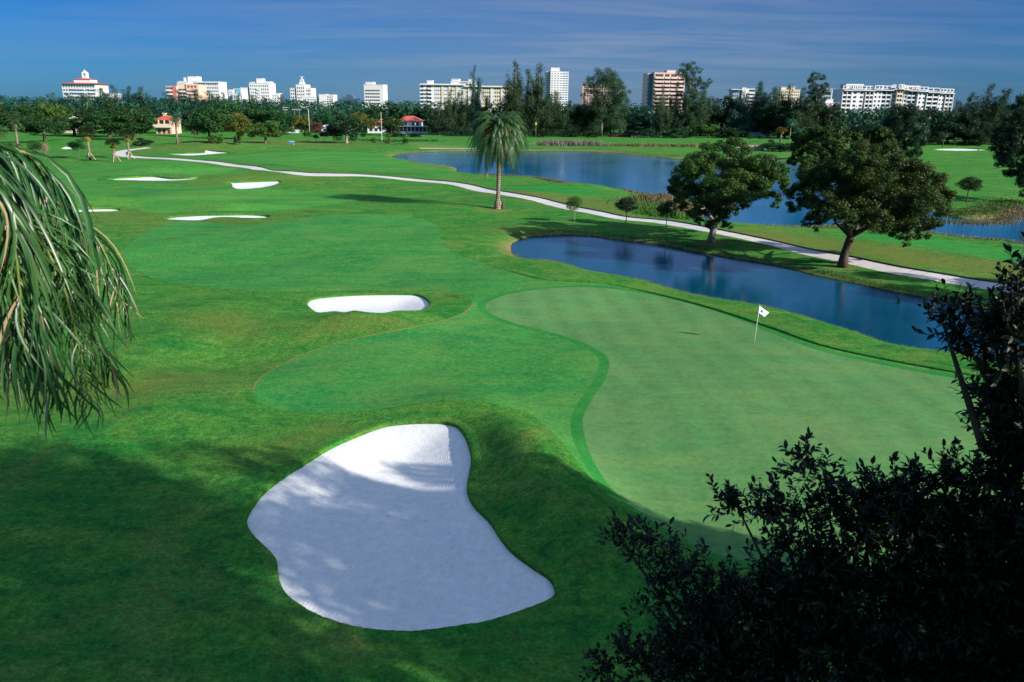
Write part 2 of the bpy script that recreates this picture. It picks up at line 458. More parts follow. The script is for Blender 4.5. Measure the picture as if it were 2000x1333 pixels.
def ground_mat():
    """rough grass that turns to mud under water and to dry tan grass on the bank beyond the path"""
    t = NT('ground_grass'); P = t.pos()
    base = (.015,.155,.026); light = (.042,.205,.028)
    big = t.noise(P, .045, 4, .6, .4); streak = t.noise(t.scaled(P, .35, 1.0, 1, -.3), .5, 7, .68, .5); mott = t.noise(P, .8, 8, .74, .3)
    f1 = t.noise(P, 8, 3, .7); f2 = t.noise(P, 38, 2, .7)
    c = t.mix(t.ramp(big, [(.3, 0), (.7, 1)]), base, light)
    c = t.mix(t.ramp(streak, [(.40, 0), (.66, .75)]), c, (.105, .240, .036))
    mid2 = t.noise(P, 3.2, 4, .72, .2)
    c = t.mix(1.0, c, t.ramp(mid2, [(.32, (.68,)*3), (.68, (1.30,)*3)]), 'MULTIPLY')
    c = t.mix(t.ramp(mott, [(.30, .65), (.53, 0)]), c, (.004, .078, .022))
    pn = t.noise(P, .17, 8, .74, .9)
    c = t.mix(t.ramp(pn, [(.51, 0), (.72, .6)]), c, (.20, .225, .060))
    # dry zones (attribute painted by where the turf is thin)
    at = t.n('ShaderNodeAttribute', attribute_name='dry')
    dn = t.math('MULTIPLY', t.math('MULTIPLY', at.outputs['Fac'], .72), t.ramp(t.noise(P, .3, 5, .7, .6), [(.2, .35), (.6, 1)]))
    c = t.mix(dn, c, t.mix(t.noise(P, 1.2, 4, .7), (.115, .150, .026), (.20, .16, .045)))
    so = t.n('ShaderNodeAttribute', attribute_name='soil')
    c = t.mix(t.math('MULTIPLY', so.outputs['Fac'], t.ramp(t.noise(P, 2.2, 5, .7), [(.35, .2), (.6, 1)])), c, (.26, .17, .085))
    x = t.n('ShaderNodeSeparateXYZ'); t.l(P, x.inputs[0])
    mud = t.ramp(t.math('ADD', t.math('MULTIPLY', x.outputs[2], 1.0), t.math('MULTIPLY', f1, .12)), [(0, 1), (.001, 0)])
    wet = t.math('LESS_THAN', t.math('ADD', x.outputs[2], t.math('MULTIPLY', t.noise(P, 1.5, 4), .16)), WL+.13)
    c = t.mix(wet, c, (.035, .032, .016))
    g = t.math('MULTIPLY', t.math('ADD', f1, f2), .5)
    c = t.mix(1.0, c, t.ramp(g, [(.34, (.42,)*3), (.66, (1.58,)*3)]), 'MULTIPLY')
    t.bsdf(c, .95, .06, t.bump(t.math('ADD', f1, t.math('MULTIPLY', f2, .6)), .075)); return t.m
M['ground'] = ground_mat()

def sand_mat():
    t = NT('white_sand'); P = t.pos()
    a = t.noise(P, .35, 4, .6); f = t.noise(P, 30, 3, .8); m2 = t.noise(P, 3.5, 4, .7)
    c = t.mix(a, (.68, .68, .68), (.76, .755, .75))
    c = t.mix(t.ramp(t.noise(P, 11, 3, .9), [(.60, 0), (.68, .6)]), c, (.30, .29, .26))
    c = t.mix(1, c, t.ramp(f, [(.3, (.80,)*3), (.65, (1.08,)*3)]), 'MULTIPLY')
    c = t.mix(1, c, t.ramp(m2, [(.3, (.88,)*3), (.65, (1.04,)*3)]), 'MULTIPLY')
    # rake grooves
    s = t.scaled(P, 1, 1, 1, .25); x = t.n('ShaderNodeSeparateXYZ'); t.l(s, x.inputs[0])
    w = t.math('SINE', t.math('MULTIPLY', t.math('ADD', x.outputs[0], t.math('MULTIPLY', t.noise(P, .22, 2), 1.4)), 58))
    w = t.math('MULTIPLY', w, t.ramp(t.noise(P, .5, 3), [(.3, .25), (.62, 1)]))
    h = t.math('ADD', t.math('MULTIPLY', w, .14), t.math('ADD', f, m2))
    t.bsdf(c, .95, .05, t.bump(h, .016)); return t.m
M['sand'] = sand_mat()

def path_mat():
    t = NT('concrete_path'); P = t.pos()
    c = t.mix(t.noise(P, .6, 5, .65), (.50, .475, .455), (.60, .575, .555))
    c = t.mix(t.ramp(t.noise(P, 4, 5, .75), [(.55, 0), (.75, .35)]), c, (.33, .31, .29))
    t.bsdf(c, .9, .15, t.bump(t.noise(P, 20, 3), .004)); return t.m
M['path'] = path_mat()
M['kerb'] = plain('dark_kerb_edging', (.055, .055, .06), .8, .2)
M['dry_edge'] = plain('dry_turf_edge', (.15, .16, .05), .95, .05, .5, 6)
M['joint'] = plain('joint_dark', (.12, .115, .11), .9, .1)

def water_mat(name, deep, rip):
    t = NT(name); P = t.pos()
    n1 = t.noise(t.scaled(P, 1.0, 1.6, 1, .35), rip[0], 3, .6); n2 = t.noise(t.scaled(P, .7, 1.7, 1, .5), rip[0]*3.2, 3, .65)
    calm = t.ramp(t.noise(P, rip[2], 3, .5, .6), [(.36, .35), (.60, 1)])
    h = t.math('MULTIPLY', t.math('ADD', n1, t.math('MULTIPLY', n2, .5)), calm)
    c = t.mix(t.noise(P, .04, 3), deep, [v*.8 for v in deep])
    b = t.bsdf(c, .05, .5, t.bump(h, rip[1]), IOR=1.85); return t.m
M['pond'] = water_mat('pond_water', (.0, .068, .130), (2.6, .013, .10))
M['lake'] = water_mat('lake_water', (.0, .140, .30), (1.1, .035, .03))

STR = dict(kind='structure')
# ground with 'dry' and 'soil' attributes
og = submesh(region == 'ground', 'ground', M['ground'], **STR)
def vdens(co, blobs):
    out = np.zeros(len(co))
    for a in blobs:
        p, q = gp(*a[0])[:2], gp(*a[1])[:2]; w = a[2]; s = a[3] if len(a) > 3 else 1
        d = dist_poly(co[:, :2], np.array([p, q]), closed=False)
        out = np.maximum(out, s*np.exp(-(d/w)**2))
    return out
co = np.empty(len(og.data.vertices)*3, np.float32); og.data.vertices.foreach_get('co', co); co = co.reshape(-1, 3).astype(float)
dry = vdens(co, [((1010,377),(1100,392),5),((1130,395),(1260,415),5),((1500,462),(1700,490),5),((1720,495),(1990,530),5),((880,300),(1000,293),8,.6),
                 ((420,625),(480,640),2.2,.8),((330,430),(560,437),8,.5),((620,640),(760,632),1.3,.7),((150,418),(260,420),9,.5),((430,350),(600,348),9,.5),((480,278),(600,281),22,.9),((300,293),(400,290),12,.6),
                 ((1000,292),(1300,293),5,.5),((520,880),(640,850),1.6,.5),((100,770),(330,745),3,.6),((1240,558),(1500,625),1.2,.5),((1000,450),(1050,455),4,.5),((780,312),(890,326),5,.8),((1560,300),(1700,330),10,.3)])
soil = np.zeros(len(co))
for k, wd in (('pond', .55), ('lake', .8)):
    d = dist_poly(co[:, :2], PW[k], maxd=8)
    soil = np.maximum(soil, np.exp(-(d/wd)**2)*.75)
soil = np.maximum(soil, vdens(co, [((994,470),(1000,492),1.0,1.0),((972,410),(975,411),1.4,.8),((1388,475),(1390,475),1.2,.8),((1645,524),(1647,524),1.2,.8),((820,289),(900,288),3,.8),((1900,425),(1995,412),3,1.0),
                                     ((1122,433),(1123,433),.8,.7),((1222,438),(1223,438),.8,.7),((1300,448),(1301,448),.8,.7)]))
for nm, arr in (('dry', dry), ('soil', soil)):
    at = og.data.attributes.new(nm, 'FLOAT', 'POINT'); at.data.foreach_set('value', arr.astype(np.float32))

submesh(region == 'fairway', 'fairway', M['fairway'], **STR)
submesh(region == 'farway', 'fairway', M['farway'], **STR)
submesh(region == 'upfair', 'fairway', M['farway'], **STR)
submesh(region == 'collar', 'green_collar', M['collar'], **STR)
submesh(region == 'green', 'putting_green', M['green'], **STR)
submesh(region == 'tee', 'tee_ground', M['tee'], **STR)
submesh(region == 'strip', 'tee_ground', M['tee'], **STR)
submesh(region == 'path', 'cart_path', M['path'], **STR)
submesh(region == 'pathb', 'cart_path', M['path'], **STR)
submesh(region == 'pathd', 'cart_path', M['path'], **STR)
for k in BUNK:
    submesh(region == k, 'sand_bunker', M['sand'], zf=lambda V, k=k: sand_z(V, k), **STR)

# turf lips: a vertical grown face at each bunker edge with a rounded shoulder
def ribbon(P, prof, name, mat, closed=True, jag=0.0, taper=0):
    """profile = [(offset outward, dz)], first entries may hang below the land"""
    n = len(P); rows = []
    for off, dz in prof:
        Q = offset_poly(P, off) if closed else offset_open(P, off)
        j = np.array([rnd.uniform(-jag, jag) for _ in range(n)]) if jag else 0
        z = hfull(Q)+(dz if not taper or dz < 0 else dz*np.clip(np.arange(n)/(taper*n), 0, 1))
        rows.append(np.column_stack([Q, z]) + (np.column_stack([np.zeros(n), np.zeros(n), j*np.ones(n)]) if jag and 0 < dz else 0))
    V = np.vstack(rows); F = []
    m = n if closed else n-1
    for r in range(len(prof)-1):
        for i in range(m):
            F.append((r*n+i, r*n+(i+1) % n, (r+1)*n+(i+1) % n, (r+1)*n+i))
    me = mesh_from(V, np.array(F), name); 
    bm = bmesh.new(); bm.from_mesh(me); bmesh.ops.recalc_face_normals(bm, faces=bm.faces); bm.to_mesh(me); bm.free()
    return link(name, me, mat, kind='structure')
def offset_open(P, d):
    e = np.gradient(P, axis=0); e /= np.linalg.norm(e, axis=1)[:, None]+1e-9
    return P+np.stack([e[:, 1], -e[:, 0]], 1)*d
def resample(P, st, closed=True):
    Q = np.vstack([P, P[:1]]) if closed else P
    s = np.r_[0, np.cumsum(np.linalg.norm(np.diff(Q, axis=0), axis=1))]
    n = max(8, int(s[-1]/st)); t = np.linspace(0, s[-1], n, endpoint=not closed)
    return np.column_stack([np.interp(t, s, Q[:, 0]), np.interp(t, s, Q[:, 1])])
for k in BUNK:
    near = k in ('bunker_big', 'bunker_mid'); sc = 1 if near else 2.2
    if not near: sc = .9
    P = resample(PW[k], .10 if k == 'bunker_big' else .22 if near else .8)
    # slightly ragged turf edge
    jit = np.array([rnd.uniform(-1, 1) for _ in range(len(P))]); jit = (jit+np.roll(jit, 1))*.5*(.022 if near else .05)
    c = P.mean(0); dirs = (P-c)/np.linalg.norm(P-c, axis=1)[:, None]
    P = P+dirs*jit[:, None]
    ribbon(P, [(.02, -.75), (0.0, -.05), (.0, .01*sc), (.05*sc, .025*sc), (.25*sc, .02*sc), (.6*sc, -.04)], 'bunker_edge', M['rough'], jag=.012 if near else .02)
# rough turf ledge along the collar on the pond side
LED = [(960,521),(1050,545),(1150,553),(1200,558),(1300,580),(1400,607),(1500,640),(1600,675),(1750,708),(1900,735),(2020,755),(2150,780)]
L = resample(catmull(np.array([gp(*p)[:2] for p in LED]), False, 6), .2, False)
ribbon(L, [(0.0, -.03), (-.02, .08), (-.12, .105), (-.5, .08), (-1.2, -.03)], 'turf_ledge', M['rough'], closed=False, jag=.006, taper=.25)
L2 = resample(catmull(np.array([gp(*p)[:2] for p in [(494,765),(505,783),(540,799),(600,807),(660,808),(740,800),(830,788),(920,784),(980,793),(1040,812),(1080,845),(1120,890),(1160,940),(1220,990),(1290,1035),(1400,1090)]]), False, 5), .12, False)
ribbon(L2, [(-.01, -.02), (.02, .025), (.10, .035), (.35, .02), (.8, -.02)], 'turf_ledge', M['rough'], closed=False, jag=.008)

L3 = resample(catmull(np.array([gp(*p)[:2] for p in [(925,594),(905,612),(860,628),(800,641),(700,660),(620,682),(550,712),(505,742),(494,762)]]), False, 5), .12, False)
ribbon(L3, [(-.07, .006), (.0, .014), (.07, .006)], 'turf_seam', M['dry_edge'], closed=False, jag=.004)
# water sheets (a little larger than the shore line, the bank hides the overlap)
for k, mt, st in (('pond', 'pond', 'pond'), ('lake', 'lake', 'lake'), ('backpond', 'lake', 'pond')):
    P = offset_poly(PW[k], .25)
    vs, es, fs, *_ = delaunay_2d_cdt([Vector(p) for p in P.tolist()], [(i, (i+1) % len(P)) for i in range(len(P))], [], 1, 1e-4, False)
    me = mesh_from([(v.x, v.y, WL) for v in vs], [tuple(f) for f in fs], st)
    bm = bmesh.new(); bm.from_mesh(me); bmesh.ops.recalc_face_normals(bm, faces=bm.faces)
    if sum(f.normal.z for f in bm.faces) < 0: bmesh.ops.reverse_faces(bm, faces=bm.faces)
    bm.to_mesh(me); bm.free()
    link(st, me, M[mt], kind='structure')

# kerb along the far side of the path, and sawn joints
def far_side():
    return PATH_L if PATH_L[:, 1].mean() > PATH_R[:, 1].mean() else PATH_R
K = resample(far_side(), .8, False)
K = K[(K[:, 0] < 60)]
KO = offset_open(K, .0)
nrm = (far_side().mean(0)-(PATH_L.mean(0)+PATH_R.mean(0))/2); sgn = 1 if np.dot(offset_open(K, 1).mean(0)-K.mean(0), nrm) > 0 else -1
z0 = hfull(K)
rows = [np.column_stack([offset_open(K, sgn*o), z0+dz]) for o, dz in ((0, -.1), (0, .13), (.14, .13), (.14, -.1))]
n = len(K); F = [(r*n+i, r*n+i+1, (r+1)*n+i+1, (r+1)*n+i) for r in range(3) for i in range(n-1)]
me = mesh_from(np.vstack(rows), np.array(F), 'path_kerb', smooth=False)
bm = bmesh.new(); bm.from_mesh(me); bmesh.ops.recalc_face_normals(bm, faces=bm.faces); bm.to_mesh(me); bm.free()
link('path_kerb', me, M['kerb'], kind='structure')
jb = MB()
for i in range(3, len(PATH_L)-2, 2):
    a, b = PATH_L[i], PATH_R[i]
    if a[1] > 130: continue
    d = (b-a)/np.linalg.norm(b-a); w = np.array([-d[1], d[0]])*.025
    q = [a+w, b+w, b-w, a-w]
    zz = [hz(*p)+.012 for p in q]
    jb.add([(p[0], p[1], z) for p, z in zip(q, zz)], [(0, 1, 2, 3)])
jb.build('path_joint', M['joint'], kind='structure')

# ---------------------------------------------------------------- sky, sun, camera
w = bpy.data.worlds.new('World'); SC.world = w; w.use_nodes = True
nt = w.node_tree; nt.nodes.clear()
o = nt.nodes.new('ShaderNodeOutputWorld'); bg = nt.nodes.new('ShaderNodeBackground')
sky = nt.nodes.new('ShaderNodeTexSky'); sky.sky_type = 'NISHITA'; sky.sun_disc = False
sky.sun_elevation = SUN_EL; sky.sun_rotation = math.atan2(SUN_AZ[0], SUN_AZ[1])
sky.air_density = 1.0; sky.dust_density = .3; sky.ozone_density = 3.0
hs = nt.nodes.new('ShaderNodeHueSaturation'); hs.inputs['Saturation'].default_value = SKY_SAT
mul = nt.nodes.new('ShaderNodeMix'); mul.data_type = 'RGBA'; mul.blend_type = 'MULTIPLY'; mul.inputs[0].default_value = 1; tcs = nt.nodes.new('ShaderNodeTexCoord'); sps = nt.nodes.new('ShaderNodeSeparateXYZ'); nt.links.new(tcs.outputs['Generated'], sps.inputs[0])
srp = nt.nodes.new('ShaderNodeValToRGB'); e_ = srp.color_ramp.elements; e_.new(.5)
for el, (p_, c_) in zip(e_, ((0, SKY_LOW), (.36, SKY_LOW2), (.72, SKY_HIGH))): el.position = p_; el.color = (*c_, 1)
nt.links.new(sps.outputs[2], srp.inputs[0]); nt.links.new(srp.outputs[0], mul.inputs[7])
nt.links.new(sky.outputs[0], hs.inputs['Color']); nt.links.new(hs.outputs[0], mul.inputs[6])
# thin high cloud streaks
tc = nt.nodes.new('ShaderNodeTexCoord'); sp = nt.nodes.new('ShaderNodeSeparateXYZ'); nt.links.new(tc.outputs['Generated'], sp.inputs[0])
def wm(op, a, b=None, c=None):
    x = nt.nodes.new('ShaderNodeMath'); x.operation = op
    for i, v in enumerate((a, b, c)):
        if v is None: continue
        if isinstance(v, bpy.types.NodeSocket): nt.links.new(v, x.inputs[i])
        else: x.inputs[i].default_value = v
    return x.outputs[0]
zz = wm('MAXIMUM', sp.outputs[2], .02); zc = wm('ADD', zz, .06)
cx = wm('DIVIDE', sp.outputs[0], zc); cy = wm('DIVIDE', sp.outputs[1], zc)
cb = nt.nodes.new('ShaderNodeCombineXYZ'); nt.links.new(cx, cb.inputs[0]); nt.links.new(cy, cb.inputs[1])
mp = nt.nodes.new('ShaderNodeMapping'); mp.inputs['Scale'].default_value = (.28, .75, 1); mp.inputs['Rotation'].default_value = (0, 0, -.25); nt.links.new(cb.outputs[0], mp.inputs[0])
nz = nt.nodes.new('ShaderNodeTexNoise'); nz.inputs['Scale'].default_value = 1.3; nz.inputs['Detail'].default_value = 8; nz.inputs['Roughness'].default_value = .62; nz.inputs['Distortion'].default_value = .6
nt.links.new(mp.outputs[0], nz.inputs['Vector'])
gx = wm('DIVIDE', wm('SUBTRACT', sp.outputs[0], .08), .36); gs = wm('POWER', 2.718, wm('MULTIPLY', wm('MULTIPLY', gx, gx), -1.0))
nr = wm('MULTIPLY', wm('SUBTRACT', nz.outputs['Fac'], .42), 3.0); nr = wm('MINIMUM', wm('MAXIMUM', nr, 0.0), 1.0)
nr = wm('MULTIPLY', nr, wm('MINIMUM', wm('MULTIPLY', zz, 14.0), 1.0))
fac = wm('MULTIPLY', wm('MAXIMUM', wm('MULTIPLY_ADD', sp.outputs[2], -2.6, 1.0), 0.0), wm('ADD', wm('MULTIPLY', nr, wm('MULTIPLY_ADD', gs, .60, .22)), wm('MULTIPLY', gs, .42)))
cm = nt.nodes.new('ShaderNodeMix'); cm.data_type = 'RGBA'; nt.links.new(fac, cm.inputs[0]); nt.links.new(mul.outputs[2], cm.inputs[6]); cm.inputs[7].default_value = (*CLOUD, 1)
nt.links.new(cm.outputs[2], bg.inputs[0]); bg.inputs[1].default_value = SKY_STR
nt.links.new(bg.outputs[0], o.inputs[0])

sd = bpy.data.lights.new('sun', 'SUN'); sd.energy = SUN_STR; sd.angle = math.radians(.55); sd.color = (1.0, .93, .82)
so = bpy.data.objects.new('sun', sd); COL.objects.link(so)
sv = Vector((SUN_AZ[0]*math.cos(SUN_EL), SUN_AZ[1]*math.cos(SUN_EL), math.sin(SUN_EL)))
so.rotation_euler = sv.to_track_quat('Z', 'Y').to_euler(); so.location = (40, -30, 60)

cd = bpy.data.cameras.new('camera'); cam = bpy.data.objects.new('camera', cd); COL.objects.link(cam)
Mx = Matrix(((cR[0], cU[0], -cF[0], 0), (cR[1], cU[1], -cF[1], 0), (cR[2], cU[2], -cF[2], CAMZ), (0, 0, 0, 1)))
cam.matrix_world = Mx
cd.sensor_width = 36; cd.lens = FPX/2000*36; cd.clip_start = .1; cd.clip_end = 20000
cd.dof.use_dof = True; cd.dof.focus_distance = 70; cd.dof.aperture_fstop = 5.6
SC.camera = cam
SC.view_settings.view_transform = 'Standard'; SC.view_settings.look = 'None'; SC.view_settings.gamma = 1
SC.view_settings.exposure = EXPO
SC.render.engine = 'CYCLES'
cy_ = SC.cycles; cy_.max_bounces = 6; cy_.diffuse_bounces = 2; cy_.glossy_bounces = 3; cy_.transparent_max_bounces = 4; cy_.transmission_bounces = 3
cy_.use_denoising = True; cy_.caustics_reflective = False; cy_.caustics_refractive = False
# ---------------------------------------------------------------- foliage
def leaf_mat(name, dark, light, tip=None, rough=.55, transl=.25, spec=.3, nscale=.5):
    t = NT(name)
    g = t.n('ShaderNodeNewGeometry'); oi = t.n('ShaderNodeObjectInfo')
    tc = t.n('ShaderNodeTexCoord').outputs['Object']
    c = t.mix(g.outputs['Random Per Island'], dark, light)
    cl = t.noise(tc, nscale, 3, .6)
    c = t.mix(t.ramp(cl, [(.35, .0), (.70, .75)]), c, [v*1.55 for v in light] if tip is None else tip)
    hv = t.n('ShaderNodeHueSaturation'); t.l(c, hv.inputs['Color'])
    t.l(t.math('MULTIPLY_ADD', oi.outputs['Random'], .035, .483), hv.inputs['Hue'])
    t.l(t.math('MULTIPLY_ADD', oi.outputs['Random'], .5, .75), hv.inputs['Value'])
    b = t.bsdf(hv.outputs[0], rough, spec)
    if transl:
        tr = t.n('ShaderNodeBsdfTranslucent'); t.l(hv.outputs[0], tr.inputs['Color'])
        ms = t.n('ShaderNodeMixShader'); ms.inputs[0].default_value = transl
        t.l(b.outputs[0], ms.inputs[1]); t.l(tr.outputs[0], ms.inputs[2]); t.l(ms.outputs[0], t.out.inputs['Surface'])
    return t.m
def bark_mat(name, a, b, sc=3, ring=None):
    t = NT(name); tc = t.n('ShaderNodeTexCoord').outputs['Object']
    n = t.noise(t.scaled(tc, 1, 1, .35), sc, 5, .7)
    c = t.mix(t.ramp(n, [(.3, 0), (.7, 1)]), a, b)
    h = n
    if ring:
        x = t.n('ShaderNodeSeparateXYZ'); t.l(tc, x.inputs[0])
        s = t.math('SINE', t.math('MULTIPLY', t.math('ADD', x.outputs[2], t.math('MULTIPLY', n, .12)), ring))
        c = t.mix(t.ramp(s, [(.2, 0), (.8, .55)]), c, [v*.4 for v in a]); h = t.math('ADD', n, s)
    t.bsdf(c, .9, .15, t.bump(h, .04)); return t.m
M['leaf_big'] = leaf_mat('tree_leaf', (.006,.036,.006), (.020,.074,.010), (.090,.150,.018), nscale=.8)  # tip tone puts sunlit highlights into the leaf colour as random patches
M['leaf_round'] = leaf_mat('broad_leaf', (.008,.045,.012), (.022,.085,.018), (.035,.110,.020), nscale=.35)
M['leaf_bright'] = leaf_mat('bright_leaf', (.020,.080,.010), (.055,.140,.018), (.11,.18,.03), nscale=.4)
M['leaf_yellow'] = leaf_mat('yellow_leaf', (.045,.085,.010), (.11,.14,.018), (.19,.17,.03), nscale=.4)
M['leaf_dark'] = leaf_mat('dark_leaf', (.006,.028,.012), (.014,.050,.018), (.020,.065,.022), nscale=.35)
M['leaf_teal'] = leaf_mat('far_haze_leaf', (.006,.055,.040), (.016,.095,.060), (.022,.110,.060), nscale=.3)  # teal carries the distance haze in the leaf colour itself
M['needle'] = leaf_mat('needle_leaf', (.010,.040,.018), (.028,.080,.030), (.060,.110,.036), nscale=.35)
M['needle_teal'] = leaf_mat('far_haze_needle', (.008,.055,.042), (.022,.095,.070), (.045,.13,.075), nscale=.3)  # hazed copy of the needle colour for the far rows
M['leaf_red'] = leaf_mat('flower_leaf', (.10,.02,.03), (.26,.05,.07), (.06,.10,.03), nscale=1.2)
M['palm_leaf'] = leaf_mat('palm_leaf', (.010,.042,.012), (.034,.088,.022), (.075,.13,.030), rough=.42, spec=.5, nscale=.8)
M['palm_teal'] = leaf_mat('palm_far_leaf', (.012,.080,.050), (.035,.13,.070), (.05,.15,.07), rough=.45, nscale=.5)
M['palm_dead'] = leaf_mat('palm_dead_leaf', (.16,.085,.045), (.34,.20,.12), (.30,.24,.10), nscale=1)
M['palm_yellow'] = leaf_mat('palm_yellow_leaf', (.14,.12,.015), (.33,.22,.03), (.12,.15,.03), nscale=.8)
M['reed'] = leaf_mat('reed_leaf', (.05,.10,.025), (.15,.17,.05), (.28,.20,.11), transl=.2, nscale=.15)
M['reed_grey'] = leaf_mat('reed_grey_leaf', (.13,.10,.10), (.26,.20,.20), (.09,.13,.05), transl=.2, nscale=.12)
M['bark'] = bark_mat('bark', (.085,.060,.045), (.20,.155,.125))
M['bark_grey'] = bark_mat('bark_grey', (.17,.15,.13), (.33,.30,.27))
M['bark_dark'] = bark_mat('bark_dark', (.040,.028,.020), (.12,.08,.06))
M['palm_bark'] = bark_mat('palm_bark', (.17,.12,.085), (.36,.28,.21), 5, 22)
M['royal_bark'] = bark_mat('royal_bark', (.38,.35,.34), (.55,.52,.50), 2, 6)
M['date_fruit'] = plain('date_fruit', (.62, .12, .02), .5, .3, .3, 6)
M['twig'] = plain('pink_twig', (.36, .22, .20), .9, .1)
M['stake'] = plain('wood_stake', (.62, .50, .33), .8, .2)

def unit(v): return v/(np.linalg.norm(v, axis=-1, keepdims=True)+1e-9)
def leaf_quads(C, N, size, elong, rng, up=.0, down=0.0, spread=.9):
    """rhombic leaf faces at C facing about N"""
    n = len(C)
    N = unit(N+rng.normal(0, spread, (n, 3))+np.array([0, 0, up]))
    T = rng.normal(0, 1, (n, 3))+np.array([0, 0, -down*2.2]); T = unit(T-(T*N).sum(1)[:, None]*N)
    B = np.cross(N, T)
    s = size*rng.uniform(.6, 1.35, n)[:, None]; e = s*elong
    fold = N*s*.18
    V = np.stack([C-T*s, C+B*e*.5+fold-T*s*.1, C+T*s, C-B*e*.5+fold-T*s*.1], 1).reshape(-1, 3)
    F = np.arange(n*4).reshape(n, 4)
    return V, F
def blob_pts(blobs, n, rng, shell=.55, flat=.0):
    """blobs rows: x y z rx ry rz ; weight by surface"""
    b = np.asarray(blobs, float); w = (b[:, 3]*b[:, 4]+b[:, 4]*b[:, 5]+b[:, 3]*b[:, 5]); w /= w.sum()
    k = rng.choice(len(b), n, p=w)
    d = unit(rng.normal(0, 1, (n, 3)))
    r = (shell+(1-shell)*rng.random(n)**.7)*(1+.10*rng.normal(0, 1, n))
    rad = b[k, 3:6]
    C = b[k, :3]+d*rad*r[:, None]
    N = unit(d/rad)
    return C, N
def make_blobs_round(rng, W, H, zb, nb=46, rb=(.13, .24), lop=.15, bottom=-.45):
    """dome of clumps, crown width W, height H, bottom height zb, round the z axis"""
    out = []; c = np.array([0, 0, zb+H*.45])
    for i in range(nb):
        d = unit(rng.normal(0, 1, 3)); d[2] = max(d[2], bottom) if rng.random() < .85 else d[2]
        d = unit(d); rr = rng.uniform(.62, .86) if rng.random() < .8 else rng.uniform(.2, .6)
        p = c+d*np.array([W/2, W/2, H*.52])*rr*(1+lop*math.sin(3*math.atan2(d[1], d[0])+i*.1))
        r = rng.uniform(*rb)*W*.62
        out.append([*p, r, r, r*rng.uniform(.6, .85)])
    return out
def trunk_mb(h, r0, r1, blobs, rng, nlimb=7, lean=(0, 0), n=8):
    mb = MB()
    top = np.array([lean[0], lean[1], h])
    pts = [np.array([0, 0, -.25]), np.array([0, 0, .12]), top*.35+np.array([rng.uniform(-.05, .05), 0, 0]), top*.7, top]
    mb.tube(pts, [r0*1.55, r0*1.15, r0*.95, r0*.85, r1], n)
    b = np.asarray(blobs); idx = rng.choice(len(b), min(nlimb, len(b)), replace=False)
    for i in idx:
        e = b[i, :3]; m = top*.55+e*.45+np.array([0, 0, -.08*abs(e[2]-h)])
        s = top*rng.uniform(.8, 1.0)
        mb.tube([s, (s+m)/2+rng.normal(0, .08, 3), m, e], [r1*.75, r1*.5, r1*.32, r1*.1], 5, cap=False)
    return mb
def crown_mesh(name, blobs, n, size, elong, rng, up=.25, down=0, spread=.8, shell=.5):
    C, N = blob_pts(blobs, n, rng, shell)
    V, F = leaf_quads(C, N, size, elong, rng, up, down, spread)
    return mesh_from(V, F, name, smooth=False)

# unit-size prototypes: crown spans width 1, total height 1 (scaled when placed)
PROTO = {}
def proto_tree(key, crown_me, trunk_ob_mesh, tw):
    PROTO[key] = (crown_me, trunk_ob_mesh)
def mesh_of(mb, name, smooth=True):
    o = mb.build(name, None, None, smooth); me = o.data; bpy.data.objects.remove(o); return me
for i in range(5):
    rg = np.random.default_rng(100+i)
    W, H, zb = 10.0, rg.uniform(6.0, 7.5), rg.uniform(.9, 1.8)
    bl = make_blobs_round(rg, W, H, zb, 44+i*3, lop=.12)
    me = crown_mesh('crown', bl, 6500, .30, .62, rg); tr = mesh_of(trunk_mb(zb+H*.3, .32, .22, bl, rg), 'trunk')
    PROTO['round%d' % i] = (me, tr, W, zb+H)
for i in range(4):   # feathery, tall: several leaders of drooping tufts
    rg = np.random.default_rng(200+i); H = 20.0; W = 10.0; bl = []; limbs = []
    for L_ in range(6 if i != 3 else 4):
        a = L_*1.05+rg.uniform(-.4, .4); tz = H*(1.0 if L_ == 0 else rg.uniform(.55, .93)); rr = 0 if L_ == 0 else W*rg.uniform(.22, .40)
        tip = np.array([rr*math.cos(a), rr*math.sin(a), tz-.9]); s0 = np.array([0, 0, rg.uniform(.08, .3)*H]); mid = s0*.5+tip*.5+np.array([rr*.18*math.cos(a), rr*.18*math.sin(a), -.6])
        limbs.append([s0, mid, tip])
        nb = 15
        for k in range(nb):
            t = .12+.88*k/(nb-1); p = (1-t)**2*s0+2*t*(1-t)*mid+t*t*tip
            r = (1.25*(1-t)+.72)*rg.uniform(.8, 1.25)
            for q in range(2):
                o_ = rg.normal(0, 1, 3)*np.array([1, 1, .5])*r*(.9 if q else .3)
                bl.append([*(p+o_), r*.8, r*.8, r*rg.uniform(1.0, 1.6)])
    for k in range(22):
        a = rg.uniform(0, 6.28); rr = W*.40*math.sqrt(rg.random()); bl.append([rr*math.cos(a), rr*math.sin(a), rg.uniform(1.2, 8.5), 1.2, 1.2, 1.9])
    me = crown_mesh('crown', bl, 21000, .40, .24, rg, up=.1, down=.5, spread=.9, shell=.25)
    mb = trunk_mb(H*.9, .34, .06, bl, rg, 0)
    for L3 in limbs: mb.tube(L3, [.16, .11, .03], 5, cap=False)
    PROTO['feather%d' % i] = (me, mesh_of(mb, 'trunk'), W, H)
for i in range(3):   # shrubs and small ball trees
    rg = np.random.default_rng(300+i); bl = make_blobs_round(rg, 2.0, 1.75, .05, 22, (.18, .28), bottom=-.7)
    PROTO['bush%d' % i] = (crown_mesh('crown', bl, 2600, .085, .6, rg), mesh_of(trunk_mb(.5, .05, .04, bl, rg, 4), 'stem'), 2.0, 1.8)
